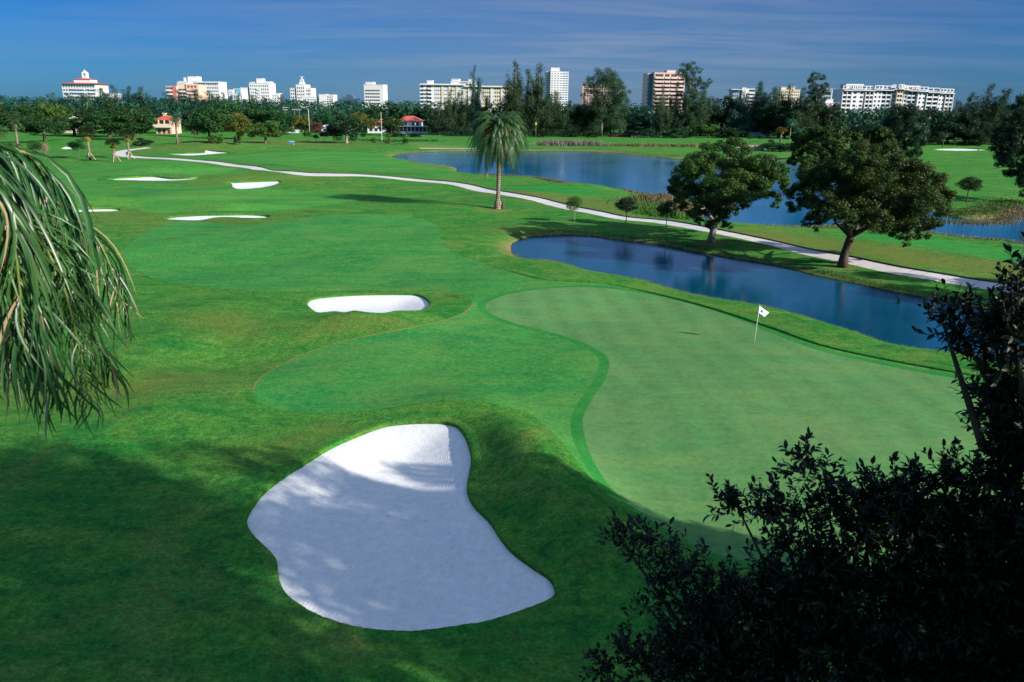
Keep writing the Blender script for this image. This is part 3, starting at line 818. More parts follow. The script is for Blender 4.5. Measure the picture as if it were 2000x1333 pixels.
for i in range(3):   # lollipop saplings: clear stem
    rg = np.random.default_rng(320+i); bl = make_blobs_round(rg, 2.2, 1.9, 1.35, 34, (.22, .32), lop=.05, bottom=-.7)
    PROTO['sapling%d' % i] = (crown_mesh('crown', bl, 7000 if i != 1 else 5000, .065, .6, rg), mesh_of(trunk_mb(2.0, .05, .035, bl, rg, 8), 'trunk'), 2.2, 3.25)

# palms ------------------------------------------------------------
def frond(base, az, el0, L, droop, nl, ll, lw, rng, twist=.35, leafdroop=.5, rach=.02):
    """a pinnate frond; returns verts, quads"""
    t = np.linspace(0, 1, nl)
    h = np.array([math.cos(az), math.sin(az), 0]); up = np.array([0, 0, 1.0])
    el = np.maximum(el0-droop*t**1.25, -1.5)
    step = L/(nl-1)
    P = [np.array(base, float)]
    for i in range(1, nl):
        P.append(P[-1]+step*(h*math.cos(el[i-1])+up*math.sin(el[i-1])))
    P = np.array(P); D = h[None]*np.cos(el)[:, None]+up[None]*np.sin(el)[:, None]
    S = np.array([-math.sin(az), math.cos(az), 0]); U = np.cross(D, S[None].repeat(nl, 0))*-1
    U = np.where(U[:, 2:3] < -.2, -U, U) if False else np.cross(S[None].repeat(nl, 0), D)
    V = []; F = []
    def quad(a, b, c, d):
        k = len(V); V.extend([a, b, c, d]); F.append((k, k+1, k+2, k+3))
    for i in range(nl-1):
        r = rach*(1-t[i]*.8)
        quad(P[i]-S*r, P[i]+S*r, P[i+1]+S*r*.9, P[i+1]-S*r*.9)
        quad(P[i]-U[i]*r, P[i]+U[i]*r, P[i+1]+U[i+1]*r*.9, P[i+1]-U[i+1]*r*.9)
    for i in range(1, nl):
        if t[i] < .10: continue
        s = ll*(math.sin(math.pi*min(1, .18+.80*t[i]))**.6)*rng.uniform(.85, 1.1)
        for sd in (-1, 1):
            out = unit(S*sd*.85+D[i]*.55+U[i]*twist*rng.uniform(.2, 1.2))
            m = P[i]+out*s*.5
            e = P[i]+out*s+np.array([0, 0, -leafdroop*s])*rng.uniform(.7, 1.2)
            w = np.cross(out, U[i]); w = unit(w)*lw
            m = m-np.array([0, 0, leafdroop*s*.18])
            quad(P[i]-w*.5, P[i]+w*.5, m+w, m-w)
            quad(m-w, m+w, e+w*.15, e-w*.15)
    return np.array(V), np.array(F)
def fronds_mesh(name, specs, rng):
    Vs = []; Fs = []; b = 0
    for sp in specs:
        V, F = frond(*sp, rng=rng) if not isinstance(sp, dict) else frond(rng=rng, **sp)
        Vs.append(V); Fs.append(F+b); b += len(V)
    return mesh_from(np.vstack(Vs), np.vstack(Fs), name, smooth=False)
def fan_leaf(base, az, el, L, R, rng, n=14):
    """costapalmate leaf: petiole and a folded fan"""
    d = np.array([math.cos(az)*math.cos(el), math.sin(az)*math.cos(el), math.sin(el)]); S = np.array([-math.sin(az), math.cos(az), 0]); U = np.cross(S, d)
    c = np.array(base)+d*L; V = []; F = []
    def quad(*q): k = len(V); V.extend(q); F.append((k, k+1, k+2, k+3))
    quad(np.array(base)-S*.02, np.array(base)+S*.02, c+S*.02, c-S*.02)
    for i in range(n):
        a = math.radians(-115+230*i/(n-1)); o = unit(d*math.cos(a)+S*math.sin(a)+U*.15)
        r = R*rng.uniform(.85, 1.05); w = unit(np.cross(o, U))*R*.075
        e = c+o*r+np.array([0, 0, -.35*r]); m = c+o*r*.6
        quad(c, m+w, e, m-w)
    return np.array(V), np.array(F)
for i in range(3):   # coconut / royal palm, width 6 height 12
    rg = np.random.default_rng(400+i); H = 10.0; sp = []
    for k in range(26):
        az = k*2.399+rg.uniform(-.2, .2); e = 1.15-1.75*(k/26)**.9
        sp.append(dict(base=(0, 0, H), az=az, el0=e, L=rg.uniform(2.9, 3.5), droop=1.25, nl=15, ll=.75, lw=.05, leafdroop=.55, rach=.04))
    mb = MB(); mb.tube([(0, 0, -.2), (.05, 0, H*.3), (0, .05, H*.7), (0, 0, H)], [.24, .17, .15, .16], 8)
    PROTO['palm%d' % i] = (fronds_mesh('crown', sp, rg), mesh_of(mb, 'trunk'), 6.2, 12.2)
for i in range(2):   # date palm in the distance, full round head
    rg = np.random.default_rng(430+i); H = 7.0; sp = []
    for k in range(46):
        az = k*2.399+rg.uniform(-.2, .2); e = 1.35-2.2*(k/46)**.9
        sp.append(dict(base=(0, 0, H), az=az, el0=e, L=rg.uniform(2.5, 3.1), droop=1.1, nl=14, ll=.42, lw=.04, leafdroop=.3, rach=.04))
    mb = MB(); mb.tube([(0, 0, -.2), (.04, 0, H*.3), (0, .04, H*.7), (0, 0, H)], [.34, .27, .25, .36], 8)
    PROTO['date%d' % i] = (fronds_mesh('crown', sp, rg), mesh_of(mb, 'trunk'), 5.4, 9.6)
def fans(specs, rg):
    Vs = []; Fs = []; b = 0
    for q in specs:
        V, F = fan_leaf(*q, rng=rg); Vs.append(V); Fs.append(F+b); b += len(V)
    return mesh_from(np.vstack(Vs), np.vstack(Fs), 'crown', smooth=False)
for i in range(2):   # sabal palm
    rg = np.random.default_rng(460+i); H = 4.6
    up_ = [((0, 0, H), k*2.399, 1.4-1.5*k/36, .85, .9) for k in range(36)]
    dn = [((0, 0, H-.1), k*2.399+.5, -.5-.8*rg.random(), .7, .6) for k in range(9)]
    mb = MB(); mb.tube([(0, 0, -.2), (.03, 0, H*.4), (0, 0, H)], [.22, .17, .19], 8)
    PROTO['sabal%d' % i] = (fans(up_, rg), mesh_of(mb, 'trunk'), 3.2, 6.0, fans(dn, rg))

GRP = {}
def plant(key, name, px, base, top, wpx, label, leaf, bark='bark', cat='tree', group=None, Y=None, extra=0.0, sxy=None, rot=None):
    """stand a plant with its foot at photo (px, base); its top and width as seen there"""
    pr = PROTO[key]
    p = gp(px, base) if Y is None else at_y(px, base, Y)
    if Y is not None: p[2] = 0
    z = hz(p[0], p[1]); p[2] = z
    q = at_y(px, top, p[1]); Hh = q[2]-z
    k = (p-CAM)@cF; Wm = wpx/FPX*k
    o = thing(name, label, cat, p, rot if rot is not None else rnd.uniform(0, 6.28), group, scale=(Wm/pr[2], Wm/pr[2], Hh/pr[3]))
    cme, tme = pr[0], pr[1]
    key2 = (key, leaf, bark)
    if key2 not in GRP:
        c2 = cme.copy(); c2.materials.clear(); c2.materials.append(M[leaf]); t2 = tme.copy(); t2.materials.clear(); t2.materials.append(M[bark])
        d2 = None
        if len(pr) > 4:
            d2 = pr[4].copy(); d2.materials.clear(); d2.materials.append(M['palm_yellow'])
        GRP[key2] = (c2, t2, d2)
    c2, t2, d2 = GRP[key2]
    link('crown', c2, parent=o); link('trunk' if 'bush' not in key else 'stem', t2, parent=o)
    if d2: link('dead_leaves', d2, parent=o)
    return o, p, Hh, Wm
# ---------------------------------------------------------------- the two big trees and others shaped from lobes
def big_tree(name, label, base, Y, lobes, trunk, trad, limbs, n, size, leaf, bark, seed, dyk=.8, subs=14, group=None, elong=.62, down=.1, cat='tree'):
    rg = np.random.default_rng(seed)
    p0 = gp(*base); p0[2] = hz(p0[0], p0[1]); k = (p0-CAM)@cF; mpp = k/FPX
    o = thing(name, label, cat, p0, 0, group)
    bl = []
    L = []
    ctr = np.mean([l[0] for l in lobes])
    half = max(abs(l[0]-ctr) for l in lobes)
    for l in lobes:
        x, y, r = l[:3]; R = r*mpp
        dmax = math.sqrt(max(.05, 1-((x-ctr)/(half*1.15))**2))*half*mpp*dyk
        dys = [l[3]] if len(l) > 3 else [rg.uniform(-1, -.25)*dmax, rg.uniform(.1, 1)*dmax] if r > 24 else [rg.uniform(-.7, .5)*dmax]
        for dy in dys:
            c = at_y(x, y, p0[1]+dy)-p0; L.append([*c, R, R, R*.8])
            for q in range(subs):
                d = unit(rg.normal(0, 1, 3)); s = R*rg.uniform(.26, .46)
                cc = c+d*R*rg.uniform(.5, .95)*np.array([1, 1, .8]); bl.append([*cc, s, s, s*.75])
    me = crown_mesh('crown', bl, n, size, elong, rg, up=.35, down=down, spread=.75, shell=.35)
    link('crown', me, M[leaf], parent=o)
    mb = MB(); T = [at_y(x, y, p0[1])-p0 for x, y in trunk]
    T[0] = np.array([0, 0, -.25])
    mb.tube(T, trad, 12)
    for (s, e) in limbs:
        S = T[s]; E = at_y(e[0], e[1], p0[1]+e[2])-p0
        m = (S+E)/2+rg.normal(0, .15, 3); mb.tube([S, m, E], [trad[s]*.7, trad[s]*.42, .05], 7, cap=False)
        for q in range(3):
            E2 = E+rg.normal(0, 1.3, 3); mb.tube([m, (m+E2)/2+rg.normal(0, .1, 3), E2], [trad[s]*.3, .06, .02], 5, cap=False)
    mb.build('trunk', M[bark], o, smooth=True)
    return o
LA = [(1412,285,22),(1440,290,24),(1385,302,26),(1355,322,28),(1335,345,26),(1322,370,20),(1405,335,40),(1450,330,36),(1488,330,32),(1516,340,26),(1534,362,18),(1440,370,38),(1392,375,36),(1350,378,26),(1332,402,12),(1480,368,28),(1508,385,17),(1513,402,9),(1372,405,26),(1400,420,24),(1392,440,15),(1425,412,20),(1420,438,12),(1352,418,12),(1312,360,12),(1455,396,14),(1366,432,9),(1330,388,16),(1545,378,8)]
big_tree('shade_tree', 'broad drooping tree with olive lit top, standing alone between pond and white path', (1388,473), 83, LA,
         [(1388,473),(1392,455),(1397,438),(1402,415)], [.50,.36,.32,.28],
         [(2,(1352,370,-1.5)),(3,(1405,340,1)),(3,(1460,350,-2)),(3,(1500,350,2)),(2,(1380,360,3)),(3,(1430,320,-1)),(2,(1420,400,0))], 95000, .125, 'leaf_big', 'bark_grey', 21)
LB = [(1695,300,28),(1735,302,28),(1660,315,28),(1612,335,30),(1582,352,28),(1562,378,24),(1556,402,18),(1600,380,36),(1650,352,40),(1700,340,44),(1750,335,40),(1788,342,34),(1818,358,28),(1836,384,22),(1840,412,17),(1800,388,40),(1750,388,44),(1700,392,42),(1655,402,36),(1612,415,26),(1582,432,17),(1720,430,32),(1760,432,30),(1800,432,28),(1828,436,15),(1768,460,15),(1788,462,13),(1742,452,15),(1812,462,8),(1592,448,8),(1648,412,26,-6),(1655,440,14,-5),(1770,478,8),(1676,425,20)]
big_tree('shade_tree', 'largest broad tree with forked brown trunk, reaching over the white path beside the pond', (1645,522), 70, LB,
         [(1645,522),(1649,500),(1656,478),(1662,462)], [.52,.38,.35,.34],
         [(3,(1640,410,-3)),(3,(1715,425,0)),(3,(1690,380,3)),(3,(1620,400,2)),(3,(1760,400,-2)),(3,(1680,350,-2)),(3,(1700,330,2)),(3,(1790,400,2))], 140000, .115, 'leaf_big', 'bark_dark', 22)
LC = [(1560,270,16),(1585,262,18),(1610,262,20),(1640,266,20),(1665,275,18),(1680,292,16),(1555,292,18),(1590,288,24),(1625,290,26),(1655,298,20),(1550,312,14),(1580,315,22),(1615,318,22),(1645,322,18),(1570,330,12),(1610,336,14)]
big_tree('shade_tree', 'dark spreading tree on the peninsula, partly hidden behind the largest tree', (1618,372), 140, LC,
         [(1618,372),(1617,350),(1616,330)], [.5,.4,.3], [(2,(1590,290,0)),(2,(1640,290,2)),(2,(1615,280,-2))], 26000, .28, 'leaf_big', 'bark_dark', 23)
LC2 = [(1690,262,14),(1712,258,16),(1732,264,14),(1700,280,18),(1725,284,16),(1742,278,10)]
big_tree('shade_tree', 'small olive-topped tree just behind the dark spreading tree on the peninsula', (1715,335), 165, LC2,
         [(1715,335),(1715,310),(1715,295)], [.4,.3,.25], [(2,(1700,275,0)),(2,(1728,275,1))], 12000, .30, 'leaf_big', 'bark_dark', 24)
LD = [(1750,222,18),(1775,215,20),(1798,228,14),(1740,245,20),(1768,245,26),(1795,252,18),(1735,268,18),(1762,272,24),(1790,278,18),(1752,292,16),(1780,296,18),(1803,262,10),(1795,300,8),(1722,255,10)]
big_tree('weeping_tree', 'black-green weeping tree at the edge of the right-hand fairway, its skirt near the grass', (1765,318), 190, LD,
         [(1765,318),(1765,290),(1766,260)], [.6,.45,.3], [(2,(1750,240,0)),(2,(1785,240,1))], 22000, .45, 'leaf_dark', 'bark_dark', 25, elong=.25, down=.8)
LE = [(1990,215,20),(1970,240,18),(2010,235,30),(1955,262,18),(1985,268,28),(1950,290,16),(1975,300,26),(2010,290,30),(1958,318,14),(1985,330,22),(2015,335,26),(1996,358,14),(1968,338,9),(2000,378,9),(2030,260,35),(2040,310,35),(1992,192,10),(2020,200,20)]
big_tree('weeping_tree', 'tall dark weeping tree cut by the right edge of the view above the lake', (2012,396), 120, LE,
         [(2012,396),(2012,330),(2012,250)], [.6,.45,.3], [(2,(1975,250,0)),(2,(2030,250,1)),(1,(1975,310,0))], 42000, .34, 'leaf_dark', 'bark_dark', 26, elong=.25, down=.8)

# ---------------------------------------------------------------- the tall date palm in the middle
p = gp(972, 408); p[2] = hz(p[0], p[1])
pal = thing('date_palm', 'tall date palm with shaggy skirt and orange fruit, alone beside the white path', 'palm tree', p)
rg = np.random.default_rng(5); Hp = 10.2; sp = []
NF = 190
for k in range(NF):
    u = k/NF; az = k*2.399+rg.uniform(-.25, .25); e = 1.45-1.95*u**.9
    sp.append(dict(base=(.22*math.cos(az), .22*math.sin(az), Hp+.5-1.1*u), az=az, el0=e, L=(3.9+1.9*u)*rg.uniform(.92, 1.12), droop=(2.1 if u < .6 else 1.9)*rg.uniform(.85, 1.1),
                   nl=34, ll=.48, lw=.034, leafdroop=.45, rach=.035, twist=.5))
link('crown', fronds_mesh('crown', sp, rg), M['palm_leaf'], parent=pal)
sp = []
for k in range(30):
    az = k*2.399+.3; sp.append(dict(base=(.25*math.cos(az), .25*math.sin(az), Hp-.5), az=az, el0=-.95-rg.random()*.35, L=rg.uniform(2.6, 3.9), droop=.35, nl=20, ll=.28, lw=.016, leafdroop=.5, rach=.04))
link('dead_leaves', fronds_mesh('dead', sp, rg), M['palm_dead'], parent=pal)
for (dx, dy, dz, s) in ((-1.35,-.9,.2,1.3),(1.55,-.8,.15,1.2),(-.5,-1.5,-.3,.7),(2.0,.2,-.1,.8),(-1.9,.3,.35,.8)):
    mb = MB(); c = np.array([dx, dy, Hp+dz])
    mb.tube([(0, 0, Hp), (dx*.5, dy*.5, Hp+dz*.5+.35), c], [.05, .04, .03], 5)
    for q in range(42):
        e = c+rg.normal(0, .30*s, 3)*np.array([1, 1, .75])+np.array([0, 0, -.2]); mb.tube([c, e-np.array([0, 0, .02]), e+np.array([.02, 0, -.16])], [.012, .035, .03], 4)
    mb.build('fruit_cluster', M['date_fruit'], pal)
mb = MB(); zz_ = np.linspace(-.2, Hp, 34)
mb.tube([(.12*math.sin(z*.25), .08*math.sin(z*.4), z) for z in zz_], [(.62 if z < .1 else .50 if z < .8 else .36 if z < 1.3 else .27+(.05 if z > 9 else 0))*(1+.08*(i % 2)) for i, z in enumerate(zz_)], 14)
tr = mb.build('trunk', M['palm_bark'], pal, smooth=True)
mb = MB(); mb.tube([(.55, -.1, -.2), (.72, -.15, .5), (.78, -.1, .95)], [.22, .18, .10], 7); mb.tube([(.45, .1, -.1), (.95, .2, .35)], [.15, .08], 6)
mb.build('root_shoot', M['bark_dark'], pal, smooth=True)

# ---------------------------------------------------------------- tables of plants: key, px, base, top, width, leaf, bark, label
def rows(tab, name, cat, group):
    for r in tab:
        key, px, base, top, w, leaf, bark, lab = r[:8]
        plant(key, name, px, base, top, w, lab, leaf, bark, cat, group)
rows([('sapling1',1122,433,381,34,'leaf_bright','bark_grey','young tree with light airy crown beside the path, nearest the date palm'),
      ('sapling2',1222,438,384,43,'leaf_dark','bark_grey','young tree with dense dark round crown, above the row of white stones'),
      ('sapling1',1301,448,389,40,'leaf_dark','bark_grey','young dark ball-headed tree beside the path, closest to the drooping tree')], 'sapling', 'young tree', 'young trees planted along the pond bank')
rows([('sapling2',1887,397,344,47,'leaf_round','bark_dark','small dark tree alone on the grass point across the lake')], 'sapling', 'young tree', None)
FT = 'trees along the far side of the golf course'
ROW = [
 # far teal skyline row, left
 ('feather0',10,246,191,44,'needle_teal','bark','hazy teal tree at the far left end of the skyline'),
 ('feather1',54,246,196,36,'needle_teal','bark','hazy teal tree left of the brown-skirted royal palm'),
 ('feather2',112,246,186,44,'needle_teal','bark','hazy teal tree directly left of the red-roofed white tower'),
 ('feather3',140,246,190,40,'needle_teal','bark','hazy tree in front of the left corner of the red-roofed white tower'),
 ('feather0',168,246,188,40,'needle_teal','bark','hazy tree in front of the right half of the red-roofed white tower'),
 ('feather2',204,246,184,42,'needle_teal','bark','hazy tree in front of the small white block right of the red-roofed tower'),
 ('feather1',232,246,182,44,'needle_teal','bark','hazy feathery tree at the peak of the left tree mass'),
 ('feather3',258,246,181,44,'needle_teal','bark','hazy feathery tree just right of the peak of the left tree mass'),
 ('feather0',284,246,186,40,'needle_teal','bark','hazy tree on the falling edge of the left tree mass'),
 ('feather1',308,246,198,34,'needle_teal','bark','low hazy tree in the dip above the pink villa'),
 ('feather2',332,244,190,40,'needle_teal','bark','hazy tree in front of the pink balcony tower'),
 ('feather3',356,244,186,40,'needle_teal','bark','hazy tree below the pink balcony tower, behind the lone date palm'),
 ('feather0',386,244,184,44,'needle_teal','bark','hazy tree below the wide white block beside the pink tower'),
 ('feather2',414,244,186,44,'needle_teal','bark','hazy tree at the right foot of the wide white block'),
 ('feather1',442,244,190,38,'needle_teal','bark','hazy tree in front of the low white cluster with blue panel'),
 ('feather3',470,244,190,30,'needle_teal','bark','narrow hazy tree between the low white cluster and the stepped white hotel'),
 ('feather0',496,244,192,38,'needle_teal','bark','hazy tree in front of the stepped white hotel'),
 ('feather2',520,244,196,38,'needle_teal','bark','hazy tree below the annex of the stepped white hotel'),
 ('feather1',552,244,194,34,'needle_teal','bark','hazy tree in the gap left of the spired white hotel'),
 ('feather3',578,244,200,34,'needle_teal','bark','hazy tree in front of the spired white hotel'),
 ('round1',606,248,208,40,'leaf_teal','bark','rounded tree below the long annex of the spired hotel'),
 ('round3',650,248,208,44,'leaf_round','bark','rounded tree among palms below the stepped little white block'),
 ('round0',700,250,212,44,'leaf_round','bark','rounded tree left of the banded white slab tower'),
 # middle rounded row, left
 ('round0',22,256,208,56,'leaf_round','bark','rounded green tree behind the leftmost date palms'),
 ('round1',64,258,203,58,'leaf_round','bark','rounded green tree just left of the brown-skirted royal palm'),
 ('round2',104,258,204,60,'leaf_bright','bark','yellowish green tree behind the brown-skirted royal palm'),
 ('round3',140,256,208,56,'leaf_round','bark','dark green tree left of the white-trunked royal palm'),
 ('round4',182,258,206,58,'leaf_round','bark','dark green tree right of the white-trunked royal palm'),
 ('round0',222,260,202,64,'leaf_round','bark','large rounded tree in the left tree mass'),
 ('round2',262,260,206,60,'leaf_round','bark','large rounded tree behind the sabal palms'),
 ('round1',284,260,208,40,'leaf_round','bark','rounded tree immediately left of the pink villa'),
 ('round3',436,258,196,70,'leaf_round','bark','big rounded tree rising behind the yellowish tree'),
 ('round4',478,258,206,60,'leaf_round','bark','rounded tree below the stepped white hotel'),
 ('round0',512,258,206,62,'leaf_round','bark','rounded tree behind the bright leaning tree'),
 ('round2',548,260,214,56,'leaf_round','bark','rounded tree left of the utility poles'),
 ('round1',632,258,222,46,'leaf_round','bark','dark tree behind the red flowering bush'),
 ('round4',738,258,204,60,'leaf_round','bark','dense green tree below the banded white slab tower'),
 ('round3',772,258,206,56,'leaf_round','bark','dense green tree left of the red-roofed two-storey house'),
 ('round0',826,258,206,56,'leaf_round','bark','dense green tree right of the red-roofed two-storey house'),
 ('round2',856,258,212,54,'leaf_dark','bark','dark tree below the balconied end of the long condominium'),
 # front row, left
 ('round2',88,276,226,74,'leaf_round','bark_dark','dark domed tree with visible trunk behind the small sand mound'),
 ('round4',146,266,226,84,'leaf_round','bark_dark','low dark tree below the cream house'),
 ('round1',214,268,214,88,'leaf_round','bark_dark','wide dark tree behind the tallest sabal palm'),
 ('round3',262,274,212,82,'leaf_round','bark_dark','widest dark tree beside the pink villa, with a dark bush at its foot'),
 ('round0',382,268,206,36,'leaf_dark','bark_dark','very dark tree right of the lone date palm'),
 ('round4',410,276,205,72,'leaf_round','bark_dark','tall domed tree with deep green crown, right of the lone date palm'),
 ('round1',466,272,220,58,'leaf_yellow','bark_dark','yellowish tree beside the tall domed tree'),
 ('round2',519,280,235,62,'leaf_bright','bark','bright green low tree with leaning brown trunk'),
 ('round3',592,258,228,40,'leaf_yellow','bark','yellow-topped tree left of the red flowering bush'),
 ('round0',677,280,226,74,'leaf_dark','bark_grey','dense dark tree with short pale trunk, left of the red-roofed houses'),
 ('round2',708,264,222,50,'leaf_yellow','bark','yellow-green tree just right of the dense dark one'),
 ('round4',764,265,230,46,'leaf_round','bark_grey','open tree with pale branching trunk in front of the red-roofed house'),
 ('round1',552,264,244,40,'leaf_round','bark','low dark tree right of the bright leaning tree'),
 # casuarinas, centre
 ('feather0',858,264,206,44,'needle','bark','feathery dark tree at the left of the centre group'),
 ('feather1',880,264,172,36,'needle','bark','pointed feathery tree in front of the long condominium'),
 ('feather2',902,264,178,42,'needle','bark','second pointed feathery tree in front of the long condominium'),
 ('feather3',926,262,129,26,'needle_teal','bark_grey','thin tall open pine standing above the condominium roof'),
 ('feather0',950,264,186,48,'needle','bark','feathery tree behind the tall date palm'),
 ('feather1',975,264,205,40,'needle','bark','low feathery tree right behind the tall date palm'),
 ('feather2',1006,266,119,58,'needle','bark_grey','tall blue-green pine just right of the tall date palm'),
 ('feather3',1028,266,158,36,'needle','bark','shorter pine between the two tall centre pines'),
 ('feather1',1051,266,122,62,'needle','bark_grey','tall pine left of the slender white tower'),
 ('feather0',1084,266,176,54,'needle','bark','bushy pine in front of the slender white tower'),
 ('feather2',1112,266,196,46,'leaf_dark','bark','dark pine right of the slender white tower'),
 ('feather3',1140,266,190,44,'needle','bark','low pine left of the broad tall pine'),
 ('feather2',1162,266,176,50,'needle','bark','pine half covered by the broad tall pine'),
 ('round1',1222,262,206,62,'leaf_teal','bark','hazy rounded tree right of the broad tall pine'),
 ('round3',1254,262,208,46,'leaf_teal','bark','hazy rounded tree left of the brown balcony tower'),
 ('round0',1235,266,226,66,'leaf_dark','bark','black-green tree behind the pink flower hedge'),
 ('feather1',1290,268,166,36,'needle','bark_grey','pine in front of the left part of the brown balcony tower'),
 ('feather3',1316,268,172,30,'leaf_dark','bark','narrow dark pine in front of the brown balcony tower'),
 ('feather0',1334,268,190,48,'needle','bark_grey','pine with pale trunk at the right foot of the brown balcony tower'),
 ('feather2',1368,266,176,56,'needle','bark','pine below the tall irregular pine'),
 ('round2',1408,266,184,72,'leaf_dark','bark','round black-green tree right of the tall irregular pine'),
 ('round4',1384,269,240,40,'leaf_bright','bark','low bright green tree under the tall irregular pine'),
 ('feather1',1446,268,176,42,'needle_teal','bark','feathery tree in front of the small flat-roofed tower'),
 ('feather3',1474,268,160,58,'needle_teal','bark','hazy spreading pine right of the small flat-roofed tower'),
 ('feather0',1504,268,166,50,'needle','bark','pine above the blue-white cottage'),
 ('feather2',1532,270,164,44,'needle','bark','pine in front of the beige roof block'),
 ('round0',1520,270,196,80,'leaf_dark','bark','dark mass of foliage above the palm cluster'),
 ('feather1',1562,272,176,52,'needle','bark','pine left of the forked-top pine'),
 ('round1',1614,272,196,56,'leaf_dark','bark','dark rounded tree right of the forked-top pine'),
 # right
 ('round2',1648,262,217,56,'leaf_teal','bark','low dark tree at the left foot of the long white resort'),
 ('round3',1684,262,219,56,'leaf_dark','bark','low dark tree behind the coconut palm under the resort'),
 ('round0',1716,264,214,54,'leaf_teal','bark','low dark tree below the yellow bay of the resort'),
 ('feather2',1728,262,196,18,'needle_teal','bark','thin spindly pine before the yellow bay of the resort'),
 ('round4',1746,264,212,54,'leaf_dark','bark','dark tree left of the weeping tree below the resort'),
 ('round1',1812,266,208,62,'leaf_dark','bark','dark rounded tree right of the weeping tree'),
 ('round2',1846,270,216,58,'leaf_dark','bark','dark tree at the right foot of the resort'),
 ('feather0',1858,270,194,30,'needle_teal','bark','spindly pine in front of the right end of the resort'),
 ('feather3',1884,282,182,58,'leaf_dark','bark','leftmost of the dark pines beyond the far right bunker'),
 ('feather1',1914,282,162,70,'leaf_dark','bark','tallest of the dark pines beyond the far right bunker'),
 ('feather2',1944,282,174,56,'leaf_dark','bark','dark pine right of the tallest one beyond the far right bunker'),
 ('round3',1968,280,206,60,'leaf_dark','bark','dark tree behind the weeping tree at the right edge'),
 ('round0',1920,281,238,90,'leaf_dark','bark','low dark tree at the foot of the dark pines'),
 ('round4',1850,279,244,60,'leaf_dark','bark','low dark thicket behind the leaning coconut palm'),
 ('round1',1990,276,200,60,'leaf_dark','bark','dark tree beyond the right edge weeping tree'),
]
ROW = [(k, px, ba, tp-((14 if 190 < px < 300 else 7)+rnd.uniform(-4, 5) if lf == 'needle_teal' and px < 620 else rnd.uniform(0, 5) if k[0] == 'r' and px < 860 else 0), w*((1.5 if lf == 'needle_teal' else 1.25) if k[0] == 'f' else 1.2), lf, bk, lb) for k, px, ba, tp, w, lf, bk, lb in ROW]
rows(ROW, 'background_tree', 'tree', FT)
# two pines with irregular heads
LP1 = [(1180,146,12),(1165,158,11),(1196,156,12),(1150,168,9),(1180,172,18),(1205,180,14),(1216,196,10),(1158,188,13),(1186,200,20),(1208,214,14),(1162,214,14),(1190,232,20),(1165,240,14),(1205,240,12),(1212,170,8),(1222,182,6),(1148,180,6)]
LP1 = [(a, b, r*1.65) for a, b, r in LP1]
big_tree('background_tree', 'broad tall pine with pale trunk, the widest crown in the centre of the tree line', (1174,267), 330, LP1,
         [(1174,267),(1176,230),(1180,190)], [.7,.5,.3], [(2,(1165,165,0)),(2,(1200,180,1))], 44000, .5, 'needle', 'bark_grey', 31, group=FT, elong=.25, down=.4, subs=12)
LP2 = [(1340,130,9),(1352,128,8),(1360,138,8),(1330,142,8),(1345,146,12),(1335,160,12),(1355,162,11),(1375,168,8),(1386,160,5),(1366,156,6),(1345,180,16),(1365,190,14),(1335,200,16),(1358,212,18),(1375,224,13),(1340,228,14),(1360,240,16),(1376,200,9)]
LP2 = [(a, b, r*1.35) for a, b, r in LP2]
big_tree('background_tree', 'tall irregular pine overlapping the right edge of the brown balcony tower', (1348,268), 340, LP2,
         [(1348,268),(1350,220),(1348,160)], [.8,.5,.25], [(2,(1335,145,0)),(2,(1382,164,1)),(1,(1370,200,0))], 26000, .5, 'needle', 'bark_grey', 32, group=FT, elong=.25, down=.3, subs=12)
LP3 = [(1592,148,7),(1586,158,8),(1606,152,6),(1612,166,6),(1600,170,10),(1582,176,11),(1614,180,7),(1590,192,13),(1605,190,10),(1580,205,13),(1600,212,14),(1585,228,15),(1604,234,12)]
LP3 = [(a, b, r*1.3) for a, b, r in LP3]
big_tree('background_tree', 'fork-topped pine immediately left of the long white resort', (1594,272), 340, LP3,
         [(1594,272),(1594,220),(1594,165)], [.7,.5,.25], [(2,(1588,155,0)),(2,(1610,172,1))], 13000, .55, 'needle', 'bark_dark', 33, group=FT, elong=.25, down=.3, subs=12)

